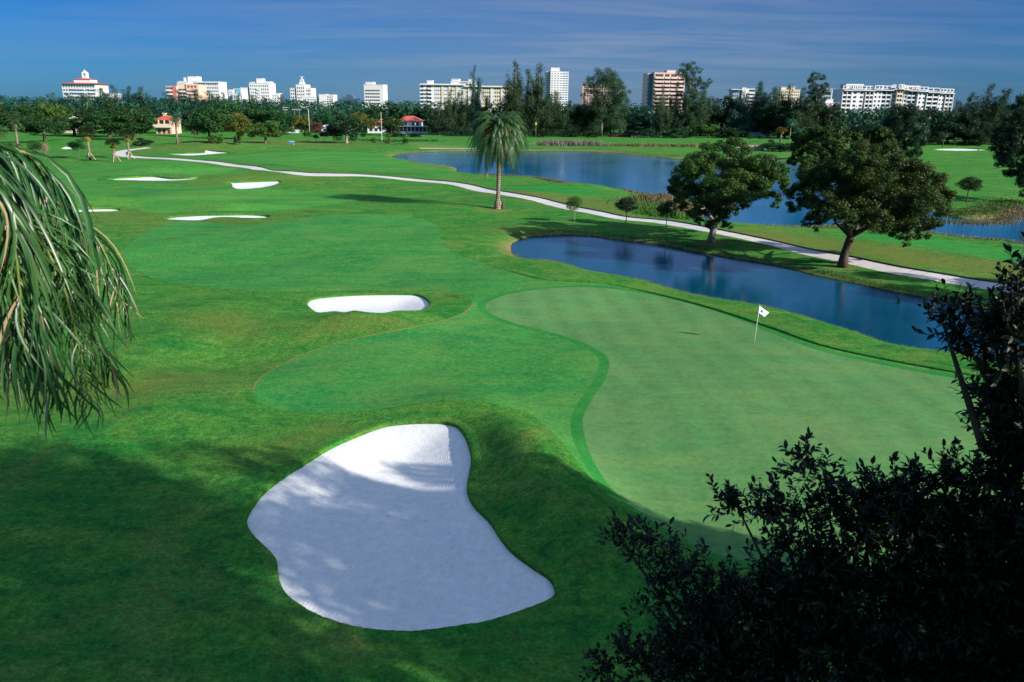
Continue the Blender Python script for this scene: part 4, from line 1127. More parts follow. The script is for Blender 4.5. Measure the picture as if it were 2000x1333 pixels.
PG = 'palms along the far side of the golf course'
rows([('date1',2,302,238,56,'palm_leaf','palm_bark','date palm cut by the left edge of the view'),
      ('date0',36,292,213,46,'palm_leaf','palm_bark','date palm with orange fruit, second from the left edge'),
      ('date1',347,282,214,36,'palm_teal','palm_bark','lone slim date palm right of the pink villa')], 'date_palm', 'palm tree', PG)
rows([('palm0',89,252,185,34,'palm_leaf','royal_bark','royal palm with brown dead skirt, left of the red-roofed tower'),
      ('palm1',176,252,179,34,'palm_leaf','royal_bark','royal palm with white trunk in front of the red-roofed tower'),
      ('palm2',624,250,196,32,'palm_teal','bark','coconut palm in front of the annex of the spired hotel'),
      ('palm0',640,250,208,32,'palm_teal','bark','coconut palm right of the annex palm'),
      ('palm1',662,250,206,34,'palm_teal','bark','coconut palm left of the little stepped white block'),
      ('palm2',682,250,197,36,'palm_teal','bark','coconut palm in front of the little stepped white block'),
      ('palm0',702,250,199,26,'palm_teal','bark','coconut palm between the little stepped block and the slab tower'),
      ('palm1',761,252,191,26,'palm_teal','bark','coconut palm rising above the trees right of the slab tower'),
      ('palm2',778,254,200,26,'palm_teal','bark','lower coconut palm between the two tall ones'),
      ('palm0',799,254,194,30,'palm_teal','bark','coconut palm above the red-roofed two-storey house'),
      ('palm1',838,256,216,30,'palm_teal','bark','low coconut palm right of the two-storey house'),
      ('palm2',1691,262,222,30,'palm_leaf','bark_grey','coconut palm standing under the long resort'),
      ('palm0',1864,284,236,34,'palm_leaf','bark_grey','leaning coconut palm left of the dark pines'),
      ('palm1',1841,288,257,26,'palm_leaf','bark','short palm beside the far right bunker'),
      ('palm2',1541,284,228,28,'palm_teal','bark_grey','pale palm with tan dead skirt in the palm cluster'),
      ('palm0',1559,284,247,28,'palm_teal','palm_bark','palm with reddish trunk at the right of the palm cluster'),
      ('palm1',1601,350,308,26,'palm_teal','bark_grey','small palm by the lake in the gap between the two largest trees')], 'palm', 'palm tree', PG)
def stakes(o, H, W, px_scale):
    sc = o.scale
    for a in (0.4, 2.5, 4.6):
        mb = MB(); r = 1.25
        mb.tube([(r*math.cos(a)/sc[0], r*math.sin(a)/sc[1], -.05/sc[2]), (.12*math.cos(a)/sc[0], .12*math.sin(a)/sc[1], 1.9/sc[2])], .055/sc[0], 5)
        mb.build('stake', M['stake'], o)
for key, px, base, top, w, lab in (('sabal0',176,313,245,40,'tallest staked fan palm with yellow lower leaves'), ('sabal1',225,316,270,34,'shortest staked fan palm, mostly yellow leaves'), ('sabal0',253,311,250,36,'staked fan palm in front of the fork in the path')):
    o, p_, Hh, Wm = plant(key, 'fan_palm', px, base, top, w, lab, 'palm_leaf', 'palm_bark', 'palm tree', 'staked fan palms on the left', rot=.3)
    stakes(o, Hh, Wm, 1)
rows([('sabal1',573,260,236,18,'palm_yellow','palm_bark','small yellowish fan palm left of the red flowering bush'),
      ('sabal0',598,258,232,18,'palm_teal','palm_bark','fan palm touching the red flowering bush'),
      ('sabal1',1524,278,248,26,'palm_yellow','palm_bark','yellowish fan palm at the left of the palm cluster')], 'fan_palm', 'palm tree', 'small fan palms far off')
SH = 'shrubs and little trees dotted on the course'
rows([('bush0',26,293,277,26,'leaf_bright','bark','flat bright shrub under the second date palm'),
      ('sapling1',72,309,273,30,'leaf_round','bark','small round tree beside the leafless pinkish one'),
      ('sapling1',154,309,271,32,'leaf_round','bark','small round tree left of the tallest fan palm'),
      ('bush1',415,280,260,20,'leaf_bright','bark','left of the twin clipped shrubs below the domed tree'),
      ('bush2',430,280,261,16,'leaf_bright','bark','right of the twin clipped shrubs below the domed tree'),
      ('bush0',463,283,263,15,'leaf_round','bark','single round shrub below the yellowish tree'),
      ('sapling2',602,279,255,18,'leaf_bright','bark','first of three little trees left of the dense dark tree'),
      ('sapling1',617,278,262,13,'leaf_dark','bark','middle and lowest of three little trees left of the dense dark tree'),
      ('sapling2',633,278,256,18,'leaf_dark','bark','third little tree, touching the dense dark tree'),
      ('sapling1',711,276,258,14,'leaf_round','bark','wispy little tree right of the dense dark tree'),
      ('bush1',730,280,266,11,'leaf_yellow','bark','leftmost round bush in front of the red-roofed houses'),
      ('bush2',758,281,263,15,'leaf_yellow','bark','yellow round bush in front of the red-roofed houses'),
      ('bush0',792,282,265,14,'leaf_bright','bark','green round bush mirrored in the lake tip'),
      ('sapling1',1464,280,261,14,'leaf_round','bark','little tree left of the door of the blue-white cottage'),
      ('sapling2',1486,280,263,15,'leaf_round','bark','little tree right of the door of the blue-white cottage'),
      ('bush1',1757,579,566,8,'leaf_dark','bark_dark','tiny dark bush at the edge of the pond'),
      ('bush2',1640,521,508,9,'leaf_bright','bark_dark','weedy shoot at the foot of the largest tree'),
      ('bush0',1508,296,273,44,'leaf_dark','bark','big dark bush at the right end of the stone wall'),
      ('bush1',1534,297,276,40,'leaf_dark','bark','big dark bush below the palm cluster'),
      ('bush2',277,285,268,40,'leaf_dark','bark','dark low bush under the widest dark tree'),
      ('bush0',776,268,257,40,'leaf_round','bark','clipped planting in front of the two-storey house'),
      ('bush1',812,268,258,34,'leaf_dark','bark','dark planting right of the steps of the two-storey house'),
      ('bush2',540,268,252,30,'leaf_dark','bark','dark bush behind the bright leaning tree'),
      ('bush1',1000,268,254,44,'leaf_dark','bark','dark undergrowth at the foot of the tall blue-green pine'),
      ('bush0',1060,268,252,50,'leaf_dark','bark','dark undergrowth at the foot of the pine left of the slender tower'),
      ('bush2',1110,268,252,50,'leaf_dark','bark','dark undergrowth left of the broad tall pine'),
      ('bush1',1155,269,252,40,'leaf_round','bark','green undergrowth at the foot of the broad tall pine'),
      ('bush0',1255,269,248,60,'leaf_dark','bark','dark undergrowth behind the low fence'),
      ('bush2',1320,270,250,60,'leaf_dark','bark','dark undergrowth under the brown balcony tower'),
      ('bush1',1420,270,244,64,'leaf_dark','bark','dark undergrowth left of the blue-white cottage'),
      ('bush0',900,266,250,60,'leaf_dark','bark','dark undergrowth left of the tall date palm'),
      ('bush2',1600,274,250,60,'leaf_dark','bark','dark undergrowth right of the palm cluster'),
      ('bush1',1680,268,240,70,'leaf_dark','bark','dark undergrowth around the coconut palm under the resort'),
      ('bush0',1830,282,262,50,'leaf_dark','bark','dark undergrowth left of the far right bunker'),
      ('bush2',1900,284,258,60,'leaf_dark','bark','dark undergrowth below the dark pines'),
      ('bush0',1960,284,256,60,'leaf_dark','bark','dark undergrowth near the right edge')], 'shrub', 'shrub', SH)
rows([('bush2',617,260,238,32,'leaf_red','bark','red flowering bush left of the dense dark tree')], 'flowering_bush', 'bush', None)
# leafless pinkish tree
p = gp(90, 309); p[2] = hz(p[0], p[1]); o = thing('bare_tree', 'leafless pinkish little tree at the left, beside a round green one', 'tree', p)
rg = np.random.default_rng(77); mb = MB(); mb.tube([(0, 0, -.1), (0, 0, 1.6)], [.06, .05], 6)
o2 = mb.build('trunk', M['bark_grey'], o); mb = MB()
for i in range(130):
    d = unit(rg.normal(0, 1, 3)+np.array([0, 0, .7])); c = np.array([0, 0, 2.3]); mb.tube([(0, 0, 1.5), c+d*.7, c+d*1.15+rg.normal(0, .12, 3)], [.03, .02, .006], 3, cap=False)
mb.build('branches', M['twig'] if 'twig' in M else M['bark_grey'], o)

# ---------------------------------------------------------------- trees standing out of frame to the right, whose shade falls on the foreground
def shade_tree(x, y, W, H, key, lab):
    pr = PROTO[key]; z = hz(x, y); rg = np.random.default_rng(int(x*7+y))
    k = W/pr[2]
    o = thing('broad_tree', lab, 'tree', (x, y, z), rnd.uniform(0, 6), 'tall trees right of the viewpoint', scale=(k, k, H/pr[3]))
    bl = make_blobs_round(rg, pr[2], pr[3]*.86, pr[3]*.14, 48 if key in ('round0', 'round1') else 60, (.13, .21), lop=.14)
    me = crown_mesh('crown', bl, 9000 if key == 'round1' else 22000 if key == 'round0' else 30000, .17, .6, rg)
    link('crown', me, M['leaf_round'], parent=o); link('trunk', pr[1].copy(), M['bark'], parent=o)
def ap(a, p): return (.872*a+.49*p, -.49*a+.872*p)
shade_tree(*ap(20, 12.5), 16, 24.5, 'round0', 'tallest broadleaf tree beyond the right side of the view')
shade_tree(*ap(17, 19.3), 9.5, 19.5, 'round1', 'broadleaf tree right of the view, nearest the putting green')
shade_tree(*ap(22, 4.0), 14, 23.5, 'round2', 'broadleaf tree right of the viewpoint, farthest back')
shade_tree(*ap(11, 21), 7, 13.5, 'round3', 'lower broadleaf tree right of the view beside the putting green')
shade_tree(55, 50, 16, 13.5, 'round4', 'broad tree beyond the right end of the pond')
shade_tree(64, 41, 16, 14, 'round0', 'broad tree beyond the right end of the white path')
# ---------------------------------------------------------------- buildings
M['b_white'] = plain('white_render', (.62, .63, .645), .8, .2, .13, .12)
M['b_bluewhite'] = plain('pale_blue_render', (.50, .57, .66), .8, .2, .12, .12)
M['b_cream'] = plain('cream_render', (.64, .55, .43), .8, .2, .12, .08)
M['b_pink'] = plain('pink_render', (.70, .42, .33), .8, .2, .06, .08)
M['b_palepink'] = plain('pale_pink_render', (.60, .46, .42), .8, .2, .12, .08)
M['b_red'] = plain('brick_red_render', (.52, .15, .12), .8, .2, .06, .1)
M['b_grey'] = plain('grey_render', (.30, .36, .42), .8, .2, .06, .1)
M['b_teal'] = plain('teal_panel', (.10, .36, .44), .5, .4, .06, .1)
def tile_mat():
    t = NT('red_roof_tile'); tc = t.n('ShaderNodeTexCoord').outputs['Object']
    x = t.n('ShaderNodeSeparateXYZ'); t.l(tc, x.inputs[0])
    s = t.math('SINE', t.math('MULTIPLY', x.outputs[0], 18)); n = t.noise(tc, 1.2, 4)
    c = t.mix(n, (.52, .09, .06), (.68, .16, .10)); c = t.mix(t.math('MULTIPLY', t.math('MULTIPLY_ADD', s, .5, .5), .35), c, (.30, .05, .04))
    t.bsdf(c, .8, .2, t.bump(s, .04)); return t.m
M['tile'] = tile_mat()
def glass_mat(name, c):
    t = NT(name); t.bsdf(c, .12, .6); return t.m
M['glass'] = glass_mat('window_glass', (.025, .035, .055)); M['glass_blue'] = glass_mat('blue_glass', (.06, .14, .22)); M['glass_brown'] = glass_mat('brown_glass', (.10, .055, .05))

class Bld:
    """a building facing the course; x and heights read off the photo at distance Y"""
    def __init__(s, name, label, Y, pxc, yref, yaw=0.0, cat='building', base=0.0, group=None):
        s.Y = Y; s.X = at_y(pxc, yref, Y)[0]; s.base = base; s.yref = yref; s.pxc = pxc
        s.o = thing(name, label, cat, (s.X, Y, base), yaw, group); s.yaw = yaw
    def x(s, px, py=None): return (at_y(px, s.yref if py is None else py, s.Y)[0]-s.X)/math.cos(s.yaw)
    def z(s, py, px=None): return at_y(s.pxc if px is None else px, py, s.Y)[2]-s.base
    def vol(s, p0, p1, top, dep, y0=0.0, mat='b_white', name='wall', zb=-.3, py=None, zt=None):
        mb = MB(); zt = s.z(top, (p0+p1)/2) if zt is None else zt
        x0, x1 = s.x(p0, py if py else s.yref), s.x(p1, py if py else s.yref)
        mb.box(x0, x1, y0, y0+dep, zb, zt)
        # parapet coping
        mb.box(x0-.25, x1+.25, y0-.25, y0+dep+.25, zt, zt+.35)
        mb.build(name, M[mat], s.o); return x0, x1, zt
    def grid(s, x0, x1, z0, z1, nc, nr, y=-.04, fw=.5, fh=.5, mat='glass', name='window', face='front', yd=0.0, skip=None):
        """a grid of windows on the front (or on the right/left face); single window meshes, shared"""
        cw = (x1-x0)/nc; rh = (z1-z0)/nr
        w, h = cw*fw, rh*fh
        mb = MB()
        if face == 'front': mb.box(-w/2, w/2, -.06, .2, -h/2, h/2)
        else: mb.box(-.1, .1, -w/2, w/2, -h/2, h/2)
        o = mb.build(name, M[mat]); me = o.data; bpy.data.objects.remove(o)
        spots = []
        for r in range(nr):
            for c in range(nc):
                if skip and skip(c, r): continue
                u = x0+cw*(c+.5); z = z1-rh*(r+.5)
                spots.append((u, y, z) if face == 'front' else (y, u, z))
        spots.sort(key=lambda q: -q[2])
        for i, p in enumerate(spots):
            if s.count >= 96 and name == 'window': s.rest.append((me, p)); continue
            if name == 'window': s.count += 1
            link(name, me, parent=s.o, loc=p)
    count = 0
    def done(s):
        if s.rest:
            mb = MB()
            for me, p in s.rest:
                mb.add([(v.co.x+p[0], v.co.y+p[1], v.co.z+p[2]) for v in me.vertices], [tuple(f.vertices) for f in me.polygons])
            o = mb.build('window', list(s.rest[0][0].materials), s.o); o['kind'] = 'stuff'
    def slabs(s, x0, x1, z0, z1, n, y0=-1.2, dep=1.3, mat='b_white', par=1.0, name='balcony'):
        st = (z1-z0)/n
        mb = MB(); mb.box(x0, x1, y0, y0+dep, -.15, .1); mb.box(x0, x1, y0, y0+.15, .1, par); mb.box(x0, x0+.15, y0+.15, y0+dep, .1, par); mb.box(x1-.15, x1, y0+.15, y0+dep, .1, par)
        o = mb.build(name, M[mat]); me = o.data; bpy.data.objects.remove(o)
        for i in range(n): link(name, me, parent=s.o, loc=(0, 0, z0+i*st))
    def box(s, name, x0, x1, y0, y1, z0, z1, mat):
        mb = MB(); mb.box(x0, x1, y0, y1, z0, z1); return mb.build(name, M[mat], s.o)
def newb(*a, **k):
    b = Bld(*a, **k); b.rest = []; b.count = 0; return b

# white tower with red hipped roof and cupola
b = newb('hotel_tower', 'white tower with red hipped roofs and a small cupola, far left', 820, 153, 185)
x0, x1, zt = b.vol(123, 188, 165, 26)
r = (x1-x0); n = 9; z0 = 4
b.slabs(x0+r*.28, x0+r*.66, zt-5*3.6, zt-1.5, 5, mat='b_bluewhite')
b.slabs(x0+r*.80, x0+r*1.0, zt-5*3.6, zt-1.5, 5)
b.grid(x0+.5, x1-.5, zt-5*3.6, zt-.2, 12, 5, fw=.62, fh=.5, mat='glass_blue')
mb = MB(); mb.hip(x0, x1, 0, 26, zt+.36, 2.2, over=2.2, ridge=.45); mb.build('roof', M['tile'], b.o)
c0, c1 = b.x(138, 160), b.x(170, 160); zc = b.z(155)
mb = MB(); mb.box(c0, c1, 6, 20, zt+1.0, zc); mb.build('penthouse', M['b_white'], b.o)
mb = MB(); mb.hip(c0, c1, 6, 20, zc, 1.6, over=.8); mb.build('penthouse_roof', M['tile'], b.o)
e0, e1 = b.x(148, 145), b.x(157, 145); ze = b.z(143)
mb = MB(); w = e1-e0
for (a, c) in ((e0, e0+w*.22), (e1-w*.22, e1)): mb.box(a, c, 11, 11+w, zc+1, ze)
mb.box(e0+w*.22, e1-w*.22, 11, 11+w, zc+1, zc+3.0); mb.box(e0+w*.22, e1-w*.22, 11+.3*w, 11+.7*w, zc+3.0, ze)
mb.box(e0, e1, 11, 11+w, ze, ze+1.0); mb.hip(e0+w*.1, e1-w*.1, 11+w*.1, 11+w*.9, ze+1.0, 2.4, over=0); mb.tube([((e0+e1)/2, 11+w/2, ze+2), ((e0+e1)/2, 11+w/2, ze+4.2)], .15, 5)
mb.build('cupola', M['b_white'], b.o); b.done()
b = newb('apartment_block', 'small white block half hidden right of the red-roofed tower', 850, 208, 190)
x0, x1, zt = b.vol(196, 222, 183, 18); b.grid(x0+1, x1-1, 18, zt-.5, 5, 3, fw=.55, fh=.5); b.done()
# pink and red balcony tower
b = newb('balcony_tower', 'pink and brick-red tower with white balconies on the left skyline', 760, 356, 190)
x0, x1, zt = b.vol(326, 346, 169, 20, y0=0, mat='b_palepink')
b.slabs(x0, x0+(x1-x0)*.62, zt-8*3.3, zt-1, 8); b.box('panel', x0+(x1-x0)*.66, x1, -.6, -.05, 2, zt-.2, 'b_red')
b.grid(x0+.2, x0+(x1-x0)*.6, zt-8*3.3, zt, 2, 8, fw=.85, fh=.45, mat='glass_brown')
x2, x3, zt2 = b.vol(346.5, 364, 164, 20, y0=1.5, mat='b_cream'); b.slabs(x2+1, x3, zt2-8*3.3, zt2-4, 7, y0=.2); b.grid(x2+1, x3, zt2-8*3.3, zt2-3.5, 2, 7, y=1.46, fw=.85, fh=.45, mat='glass_brown')
x4, x5, zt3 = b.vol(364.3, 388, 166, 20, y0=.8, mat='b_pink'); b.slabs(x4+1, x5-3, zt3-8*3.3, zt3-2, 8, y0=-.4, mat='b_palepink'); b.grid(x4+1, x5-1, zt3-8*3.3, zt3, 3, 8, y=.76, fw=.6, fh=.45, mat='glass_brown')
b.done()
b = newb('apartment_block', 'wide white block with rooftop tower behind the pink balcony tower', 880, 395, 185)
x0, x1, zt = b.vol(352, 429, 160, 24); b.vol(350, 372, 161, 20, y0=-2, zt=zt-.6)
b.vol(358, 366, 152, 10, y0=5, name='penthouse', zb=zt+.4); b.vol(366.6, 384, 150, 14, y0=4, name='penthouse', zb=zt+.4)
r = x1-x0; b.grid(x0+r*.48, x0+r*.66, zt-7*3.5, zt-1, 3, 7, fw=.8, fh=.55, mat='glass_blue'); b.grid(x0+r*.68, x1-.6, zt-7*3.5, zt-1, 7, 7, fw=.5, fh=.42); b.slabs(x0+r*.48, x0+r*.66, zt-7*3.5, zt-2, 7, mat='b_bluewhite')
b.box('cornice', x0+r*.4, x1+.6, -1.0, -.3, zt-1.2, zt-.4, 'b_bluewhite'); b.done()
b = newb('apartment_cluster', 'low white stepped cluster with a teal panel on the left skyline', 840, 465, 190)
b.vol(447, 456, 176, 14); x0, x1, zt = b.vol(456.5, 470, 174, 14, y0=1); b.vol(470.5, 484, 172, 14, y0=.5); b.vol(459, 479, 184, 8, y0=-8)
b.box('panel', x0+1.6, x1, .6, .95, zt-6, zt-.3, 'b_teal'); b.grid(b.x(448), b.x(483), b.z(198), b.z(186), 8, 3, y=-8.06, fw=.5, fh=.5, skip=lambda c, r: c in (0, 1, 7)); b.grid(b.x(448), b.x(455), b.z(196), b.z(179), 2, 4, fw=.45, fh=.35); b.done()
# stepped white hotel
b = newb('art_deco_hotel', 'stepped white hotel with square rooftop tower and small windows', 840, 507, 185)
x0, x1, zt = b.vol(488, 527, 163, 22); r = x1-x0
b.vol(500.5, 512, 154, 10, y0=4, name='rooftop_tower', zb=zt+.4); b.vol(489, 496, 161, 8, y0=3, name='penthouse', zb=zt+.4); b.vol(517, 527, 160, 12, y0=3, name='penthouse', zb=zt+.4)
b.grid(x0+.5, x1-.5, zt-9*3.3, zt-1, 9, 9, fw=.42, fh=.42); b.slabs(x0+r*.36, x0+r*.52, zt-8*3.3, zt-3, 7, y0=-.9, dep=.9); b.vol(527.5, 543, 183, 18, y0=3, name='annex'); b.grid(b.x(529), b.x(542), 12, b.z(185), 3, 4, y=2.96, fw=.45, fh=.45); b.done()
# spired hotel
b = newb('art_deco_hotel', 'white stepped hotel crowned by a thin forked spire', 840, 587, 185)
x0, x1, zt = b.vol(567, 580, 173, 20); b.vol(579.5, 597, 166, 22, y0=-1); x3, x4, zt4 = b.vol(597, 608, 173, 20)
b.grid(x0+.3, x1-.3, zt-9*3.3, zt-.5, 3, 9, fw=.5, fh=.5); b.grid(b.x(580.5), b.x(596), zt-9*3.3, b.z(169), 4, 10, y=-1.05, fw=.45, fh=.45); b.grid(x3+.4, x4-.4, zt-9*3.3, zt-.5, 3, 9, fw=.5, fh=.5)
zc = b.z(166); a0, a1 = b.x(582.5, 160), b.x(592, 160)
mb = MB(); mb.box(a0, a1, 3, 3+a1-a0, zc+.4, zc+2.5); am = (a0+a1)/2
for dx in (-1.4, 0, 1.4): mb.box(am+dx-.45, am+dx+.45, 4.5, 6.5, zc+2.5, b.z(154)+(1.0 if dx == 0 else -.5))
mb.tube([(am, 5.5, b.z(154)), (am, 5.5, b.z(150))], .35, 6)
for sg in (-1, 1): mb.tube([(am, 5.5, b.z(152)), (am+sg*1.0, 5.5, b.z(150)), (am+sg*2.4, 5.5, b.z(149))], [.3, .25, .12], 5)
mb.build('spire', M['b_white'], b.o)
b.done()
b = newb('apartment_block', 'low white block with a curved front adjoining the spired hotel', 800, 622, 195)
b.vol(590, 625, 190, 16); b.vol(624, 637, 185, 16, y0=-1.5); x0, x1, zt = b.vol(637.5, 652, 186, 16, y0=-.7)
b.grid(b.x(592), b.x(624), 8, b.z(193), 10, 4, fw=.5, fh=.4); b.grid(x0+.5, x1-.5, 8, zt-.8, 4, 6, y=-.75, fw=.5, fh=.45)
b.slabs(b.x(588), b.x(597), 9, 18, 3, y0=-1.6, dep=1.5); b.done()
b = newb('apartment_block', 'small white ziggurat block just left of the banded slab tower', 800, 680, 195)
b.vol(662, 697, 194, 14); zt = b.z(194); b.vol(669, 687, 190, 10, y0=2, name='upper_floor', zb=zt+.4); b.vol(675.5, 684, 186, 7, y0=3, name='rooftop_tower', zb=b.z(190)+.4)
b.grid(b.x(663), b.x(696), 10, zt-.6, 9, 3, fw=.4, fh=.4); b.done()
# banded slab tower
b = newb('office_tower', 'white slab tower banded with dark window strips, standing alone', 780, 730, 185, yaw=-.06)
x0, x1, zt = b.vol(711, 749, 166, 18); r = x1-x0; xf = x0+r*.83
b.vol(713, 728, 161, 10, y0=3, name='penthouse', zb=zt+.4)
for i in range(8):
    z = zt-4.2-i*2.9
    b.box('window', x0+1.0, xf-.4, -.12, .05, z-1.5, z-.35, 'glass')
    for k in range(7): b.box('mullion', x0+1.0+k*(xf-x0-1.4)/7-.12, x0+1.0+k*(xf-x0-1.4)/7+.12, -.2, -.13, z-1.5, z-.35, 'b_white') if i < 8 else None
b.vol(706, 720, 203, 14, y0=-6, name='annex'); b.done()
# long condominium
b = newb('condominium', 'long white and cream condominium slab with balconied left end', 620, 906, 190, yaw=-.04)
x0, x1, zt = b.vol(822, 908, 165, 16); xs, xe, zt2 = b.vol(908.5, 1000, 169, 16, mat='b_cream')
fh = 2.75; r = b.x(843)-x0
b.slabs(x0-.8, x0+r*.36, zt-13*fh, zt-1, 13, y0=-1.5, dep=1.5); b.slabs(x0+r*.62, x0+r*.98, zt-13*fh, zt-1, 13, y0=-1.5, dep=1.5)
b.grid(x0, x0+r, zt-13*fh, zt-.3, 4, 13, fw=.8, fh=.55, skip=lambda c, r: c == 1 or c == 2 and r > 30)
b.grid(b.x(848), b.x(906), zt-12*fh, zt-.3, 16, 12, fw=.42, fh=.38); b.grid(b.x(910), b.x(998), zt2-11*fh, zt2-.3, 22, 11, fw=.5, fh=.42)
for q in (862, 876, 890): b.box('pier', b.x(q), b.x(q+5), -.35, -.05, 0, zt-.3, 'b_cream')
for q in (914, 936, 958, 978): b.box('pier', b.x(q), b.x(q+6), -.35, -.05, 0, zt2-.3, 'b_white')
b.box('cornice', x0-.8, b.x(908), -1.6, -.3, zt-.6, zt-.05, 'b_white'); b.box('cornice', b.x(908), xe+.5, -1.6, -.3, zt2-.6, zt2-.05, 'b_white')
b.vol(833, 843, 158, 8, y0=3, name='penthouse', zb=zt+.4); b.vol(880, 925, 160, 11, y0=3, name='penthouse', zb=zt+.4); zp = b.z(160); b.vol(881, 896, 155, 8, y0=4, name='plant_room', zb=zp+.4); b.vol(914, 925, 156, 8, y0=4, name='plant_room', zb=zp+.4)
b.grid(b.x(897), b.x(914), zt+.6, zp-.3, 7, 1, y=2.9, fw=.7, fh=.6, name='opening'); b.done()
# slender white tower
b = newb('apartment_tower', 'slender bright white tower rising between the centre pines', 700, 1088, 170, yaw=.05)
x0, x1, zt = b.vol(1067, 1110, 141, 16); r = x1-x0; b.vol(1074, 1092, 140, 4, y0=-4, name='wall', zt=zt+.5)
b.vol(1076, 1093, 133, 8, y0=3, name='penthouse', zb=zt+.9); b.vol(1072, 1076, 135, 6, y0=4, name='penthouse', zb=zt+.9)
b.grid(x0+.2, b.x(1073.5), 12, zt-.5, 2, 15, fw=.6, fh=.4); b.grid(b.x(1074.5), b.x(1091.5), 12, zt-.5, 3, 15, y=-4.06, fw=.3, fh=.35); b.grid(b.x(1092.5), x1-.3, 12, zt-.5, 3, 15, fw=.75, fh=.42, mat='glass_blue'); b.done()
b = newb('apartment_tower', 'pale pink tower almost hidden behind the broad tall pine', 700, 1165, 180)
x0, x1, zt = b.vol(1138, 1198, 164, 14, mat='b_palepink'); b.grid(x0+.5, x1-.5, 16, zt-.5, 10, 9, fw=.6, fh=.4, mat='glass_brown'); b.done()
# brown balcony tower
b = newb('balcony_tower', 'tall pinkish tower striped with long balconies, right of centre', 640, 1305, 180, yaw=.10)
x0, x1, zt = b.vol(1276, 1337, 143, 18, mat='b_palepink'); r = x1-x0; b.vol(1266, 1275.5, 144, 14, y0=5, mat='b_palepink')
fh = 2.9; nn = 17
for a, c in ((.02, .30), (.33, .50), (.53, .74), (.77, .98)):
    b.slabs(x0+r*a, x0+r*c, zt-nn*fh, zt-1.3, nn, y0=-1.6, dep=1.6, mat='b_palepink', par=.9)
    b.grid(x0+r*a+.2, x0+r*c-.2, zt-nn*fh, zt-.3, 3 if c-a > .2 else 2, nn, fw=.93, fh=.6, mat='glass_brown')
xa, xb = b.x(1266), b.x(1275.5); b.slabs(xa-.8, xb-3.2, zt-nn*fh, zt-1.3, nn, y0=3.6, dep=1.4, mat='b_bluewhite'); b.box('recess_sheet', xb-3.0, xb-.2, 4.8, 4.98, 4, zt-.5, 'glass_blue')  # dark colour of a flat sheet on the wall stands in for a recess
b.vol(1303, 1320, 138, 8, y0=4, name='penthouse', zb=zt+.4, mat='b_palepink'); b.vol(1296, 1334, 218, 6, y0=-8, name='podium'); b.done()
# flat-roofed small tower
b = newb('apartment_tower', 'small tower with projecting flat roof slab behind hazy pines', 700, 1455, 185)
x0, x1, zt = b.vol(1431, 1446, 177, 12, mat='b_grey'); b.vol(1448, 1455, 172, 12, y0=-1); x4, x5, z5 = b.vol(1456, 1474, 174, 12, y0=1)
b.box('roof_slab', b.x(1427), b.x(1447), -2, 12.6, zt+.4, zt+1.1, 'b_bluewhite'); b.slabs(x4+3, x5+.5, z5-7*2.9, z5-1, 7, y0=-.4, dep=1.4); b.grid(x0, x1, zt-7*2.9, zt, 4, 7, fw=.7, fh=.6, mat='glass_blue'); b.grid(x4+3, x5, z5-7*2.9, z5, 3, 7, y=.96, fw=.9, fh=.5); b.done()
b = newb('apartment_block', 'beige roof block peeping over the pines left of the resort', 760, 1540, 185)
b.vol(1524, 1562, 176, 12, mat='b_cream'); zt = b.z(176); b.vol(1546, 1553, 169, 6, y0=2, mat='b_cream', name='penthouse', zb=zt+.4); b.vol(1526, 1536, 171, 6, y0=2, mat='b_cream', name='penthouse', zb=zt+.4); b.grid(b.x(1525), b.x(1561), 16, zt-.5, 10, 5, fw=.5, fh=.45); b.done()
# the long resort, its front turning away to the right
b = newb('resort_building', 'long white resort slab with rows of arched balconies and a yellow bay', 520, 1745, 190, yaw=.07)
segs = [(1642, 1660, 174, 'bal'), (1660, 1688, 174, 'win'), (1688, 1704, 174.5, 'bal'), (1704, 1722, 173.5, 'win'), (1722, 1742, 174, 'dark'), (1742, 1750, 172, 'dark'), (1750, 1762, 171.5, 'plain'), (1762, 1774, 173, 'dark'), (1774, 1794, 175, 'dark'), (1794, 1812, 176, 'win'), (1812, 1836, 178, 'bal'), (1836, 1850, 179.5, 'win'), (1850, 1866, 180, 'bal')]
fh = 2.6; nfl = 9
for p0, p1, top, kind in segs:
    dy = {'bal': .8, 'win': 0, 'dark': 2.2, 'plain': -.8}[kind]
    x0 = b.x(p0); x1 = b.x(p1)-.05; zt = b.z(top, (p0+p1)/2)
    mb = MB(); mb.box(x0, x1, dy, 14, -.3, zt); mb.build('wall', M['b_cream' if kind == 'plain' else 'b_grey' if kind == 'dark' else 'b_white'], b.o)
    nc = max(2, int((x1-x0)/3.0))
    if kind in ('bal', 'dark'):
        b.slabs(x0+.2, x1-.2, zt-nfl*fh-.4, zt-1.6, nfl, y0=dy-1.3, dep=1.3, mat='b_white' if kind == 'bal' else 'b_bluewhite', par=.8)
        for k in range(nc+1): b.box('pier', x0+(x1-x0)*k/nc-.18, x0+(x1-x0)*k/nc+.18, dy-1.45, dy-.02, 2, zt-.9, 'b_white')
    b.grid(x0+.2, x1-.2, zt-nfl*fh-.4, zt-1.2, nc, nfl, y=dy-.04, fw=.75 if kind != 'win' else .42, fh=.55 if kind != 'win' else .45)
    b.box('cornice', x0, x1, min(dy, 0)-1.7, dy-.02, zt-1.1, zt-.6, 'b_white')
    mb = MB(); mb.box(x0, x1, dy-.9, dy-.5, zt+.02, zt+.25)
    for k in range(nc+1): mb.box(x0+(x1-x0-.5)*k/nc, x0+(x1-x0-.5)*k/nc+.5, dy-.9, dy-.5, zt+.25, zt+1.5)
    mb.box(x0, x1, dy-.9, dy-.5, zt+1.5, zt+1.9); mb.build('parapet_arcade', M['b_white'], b.o)
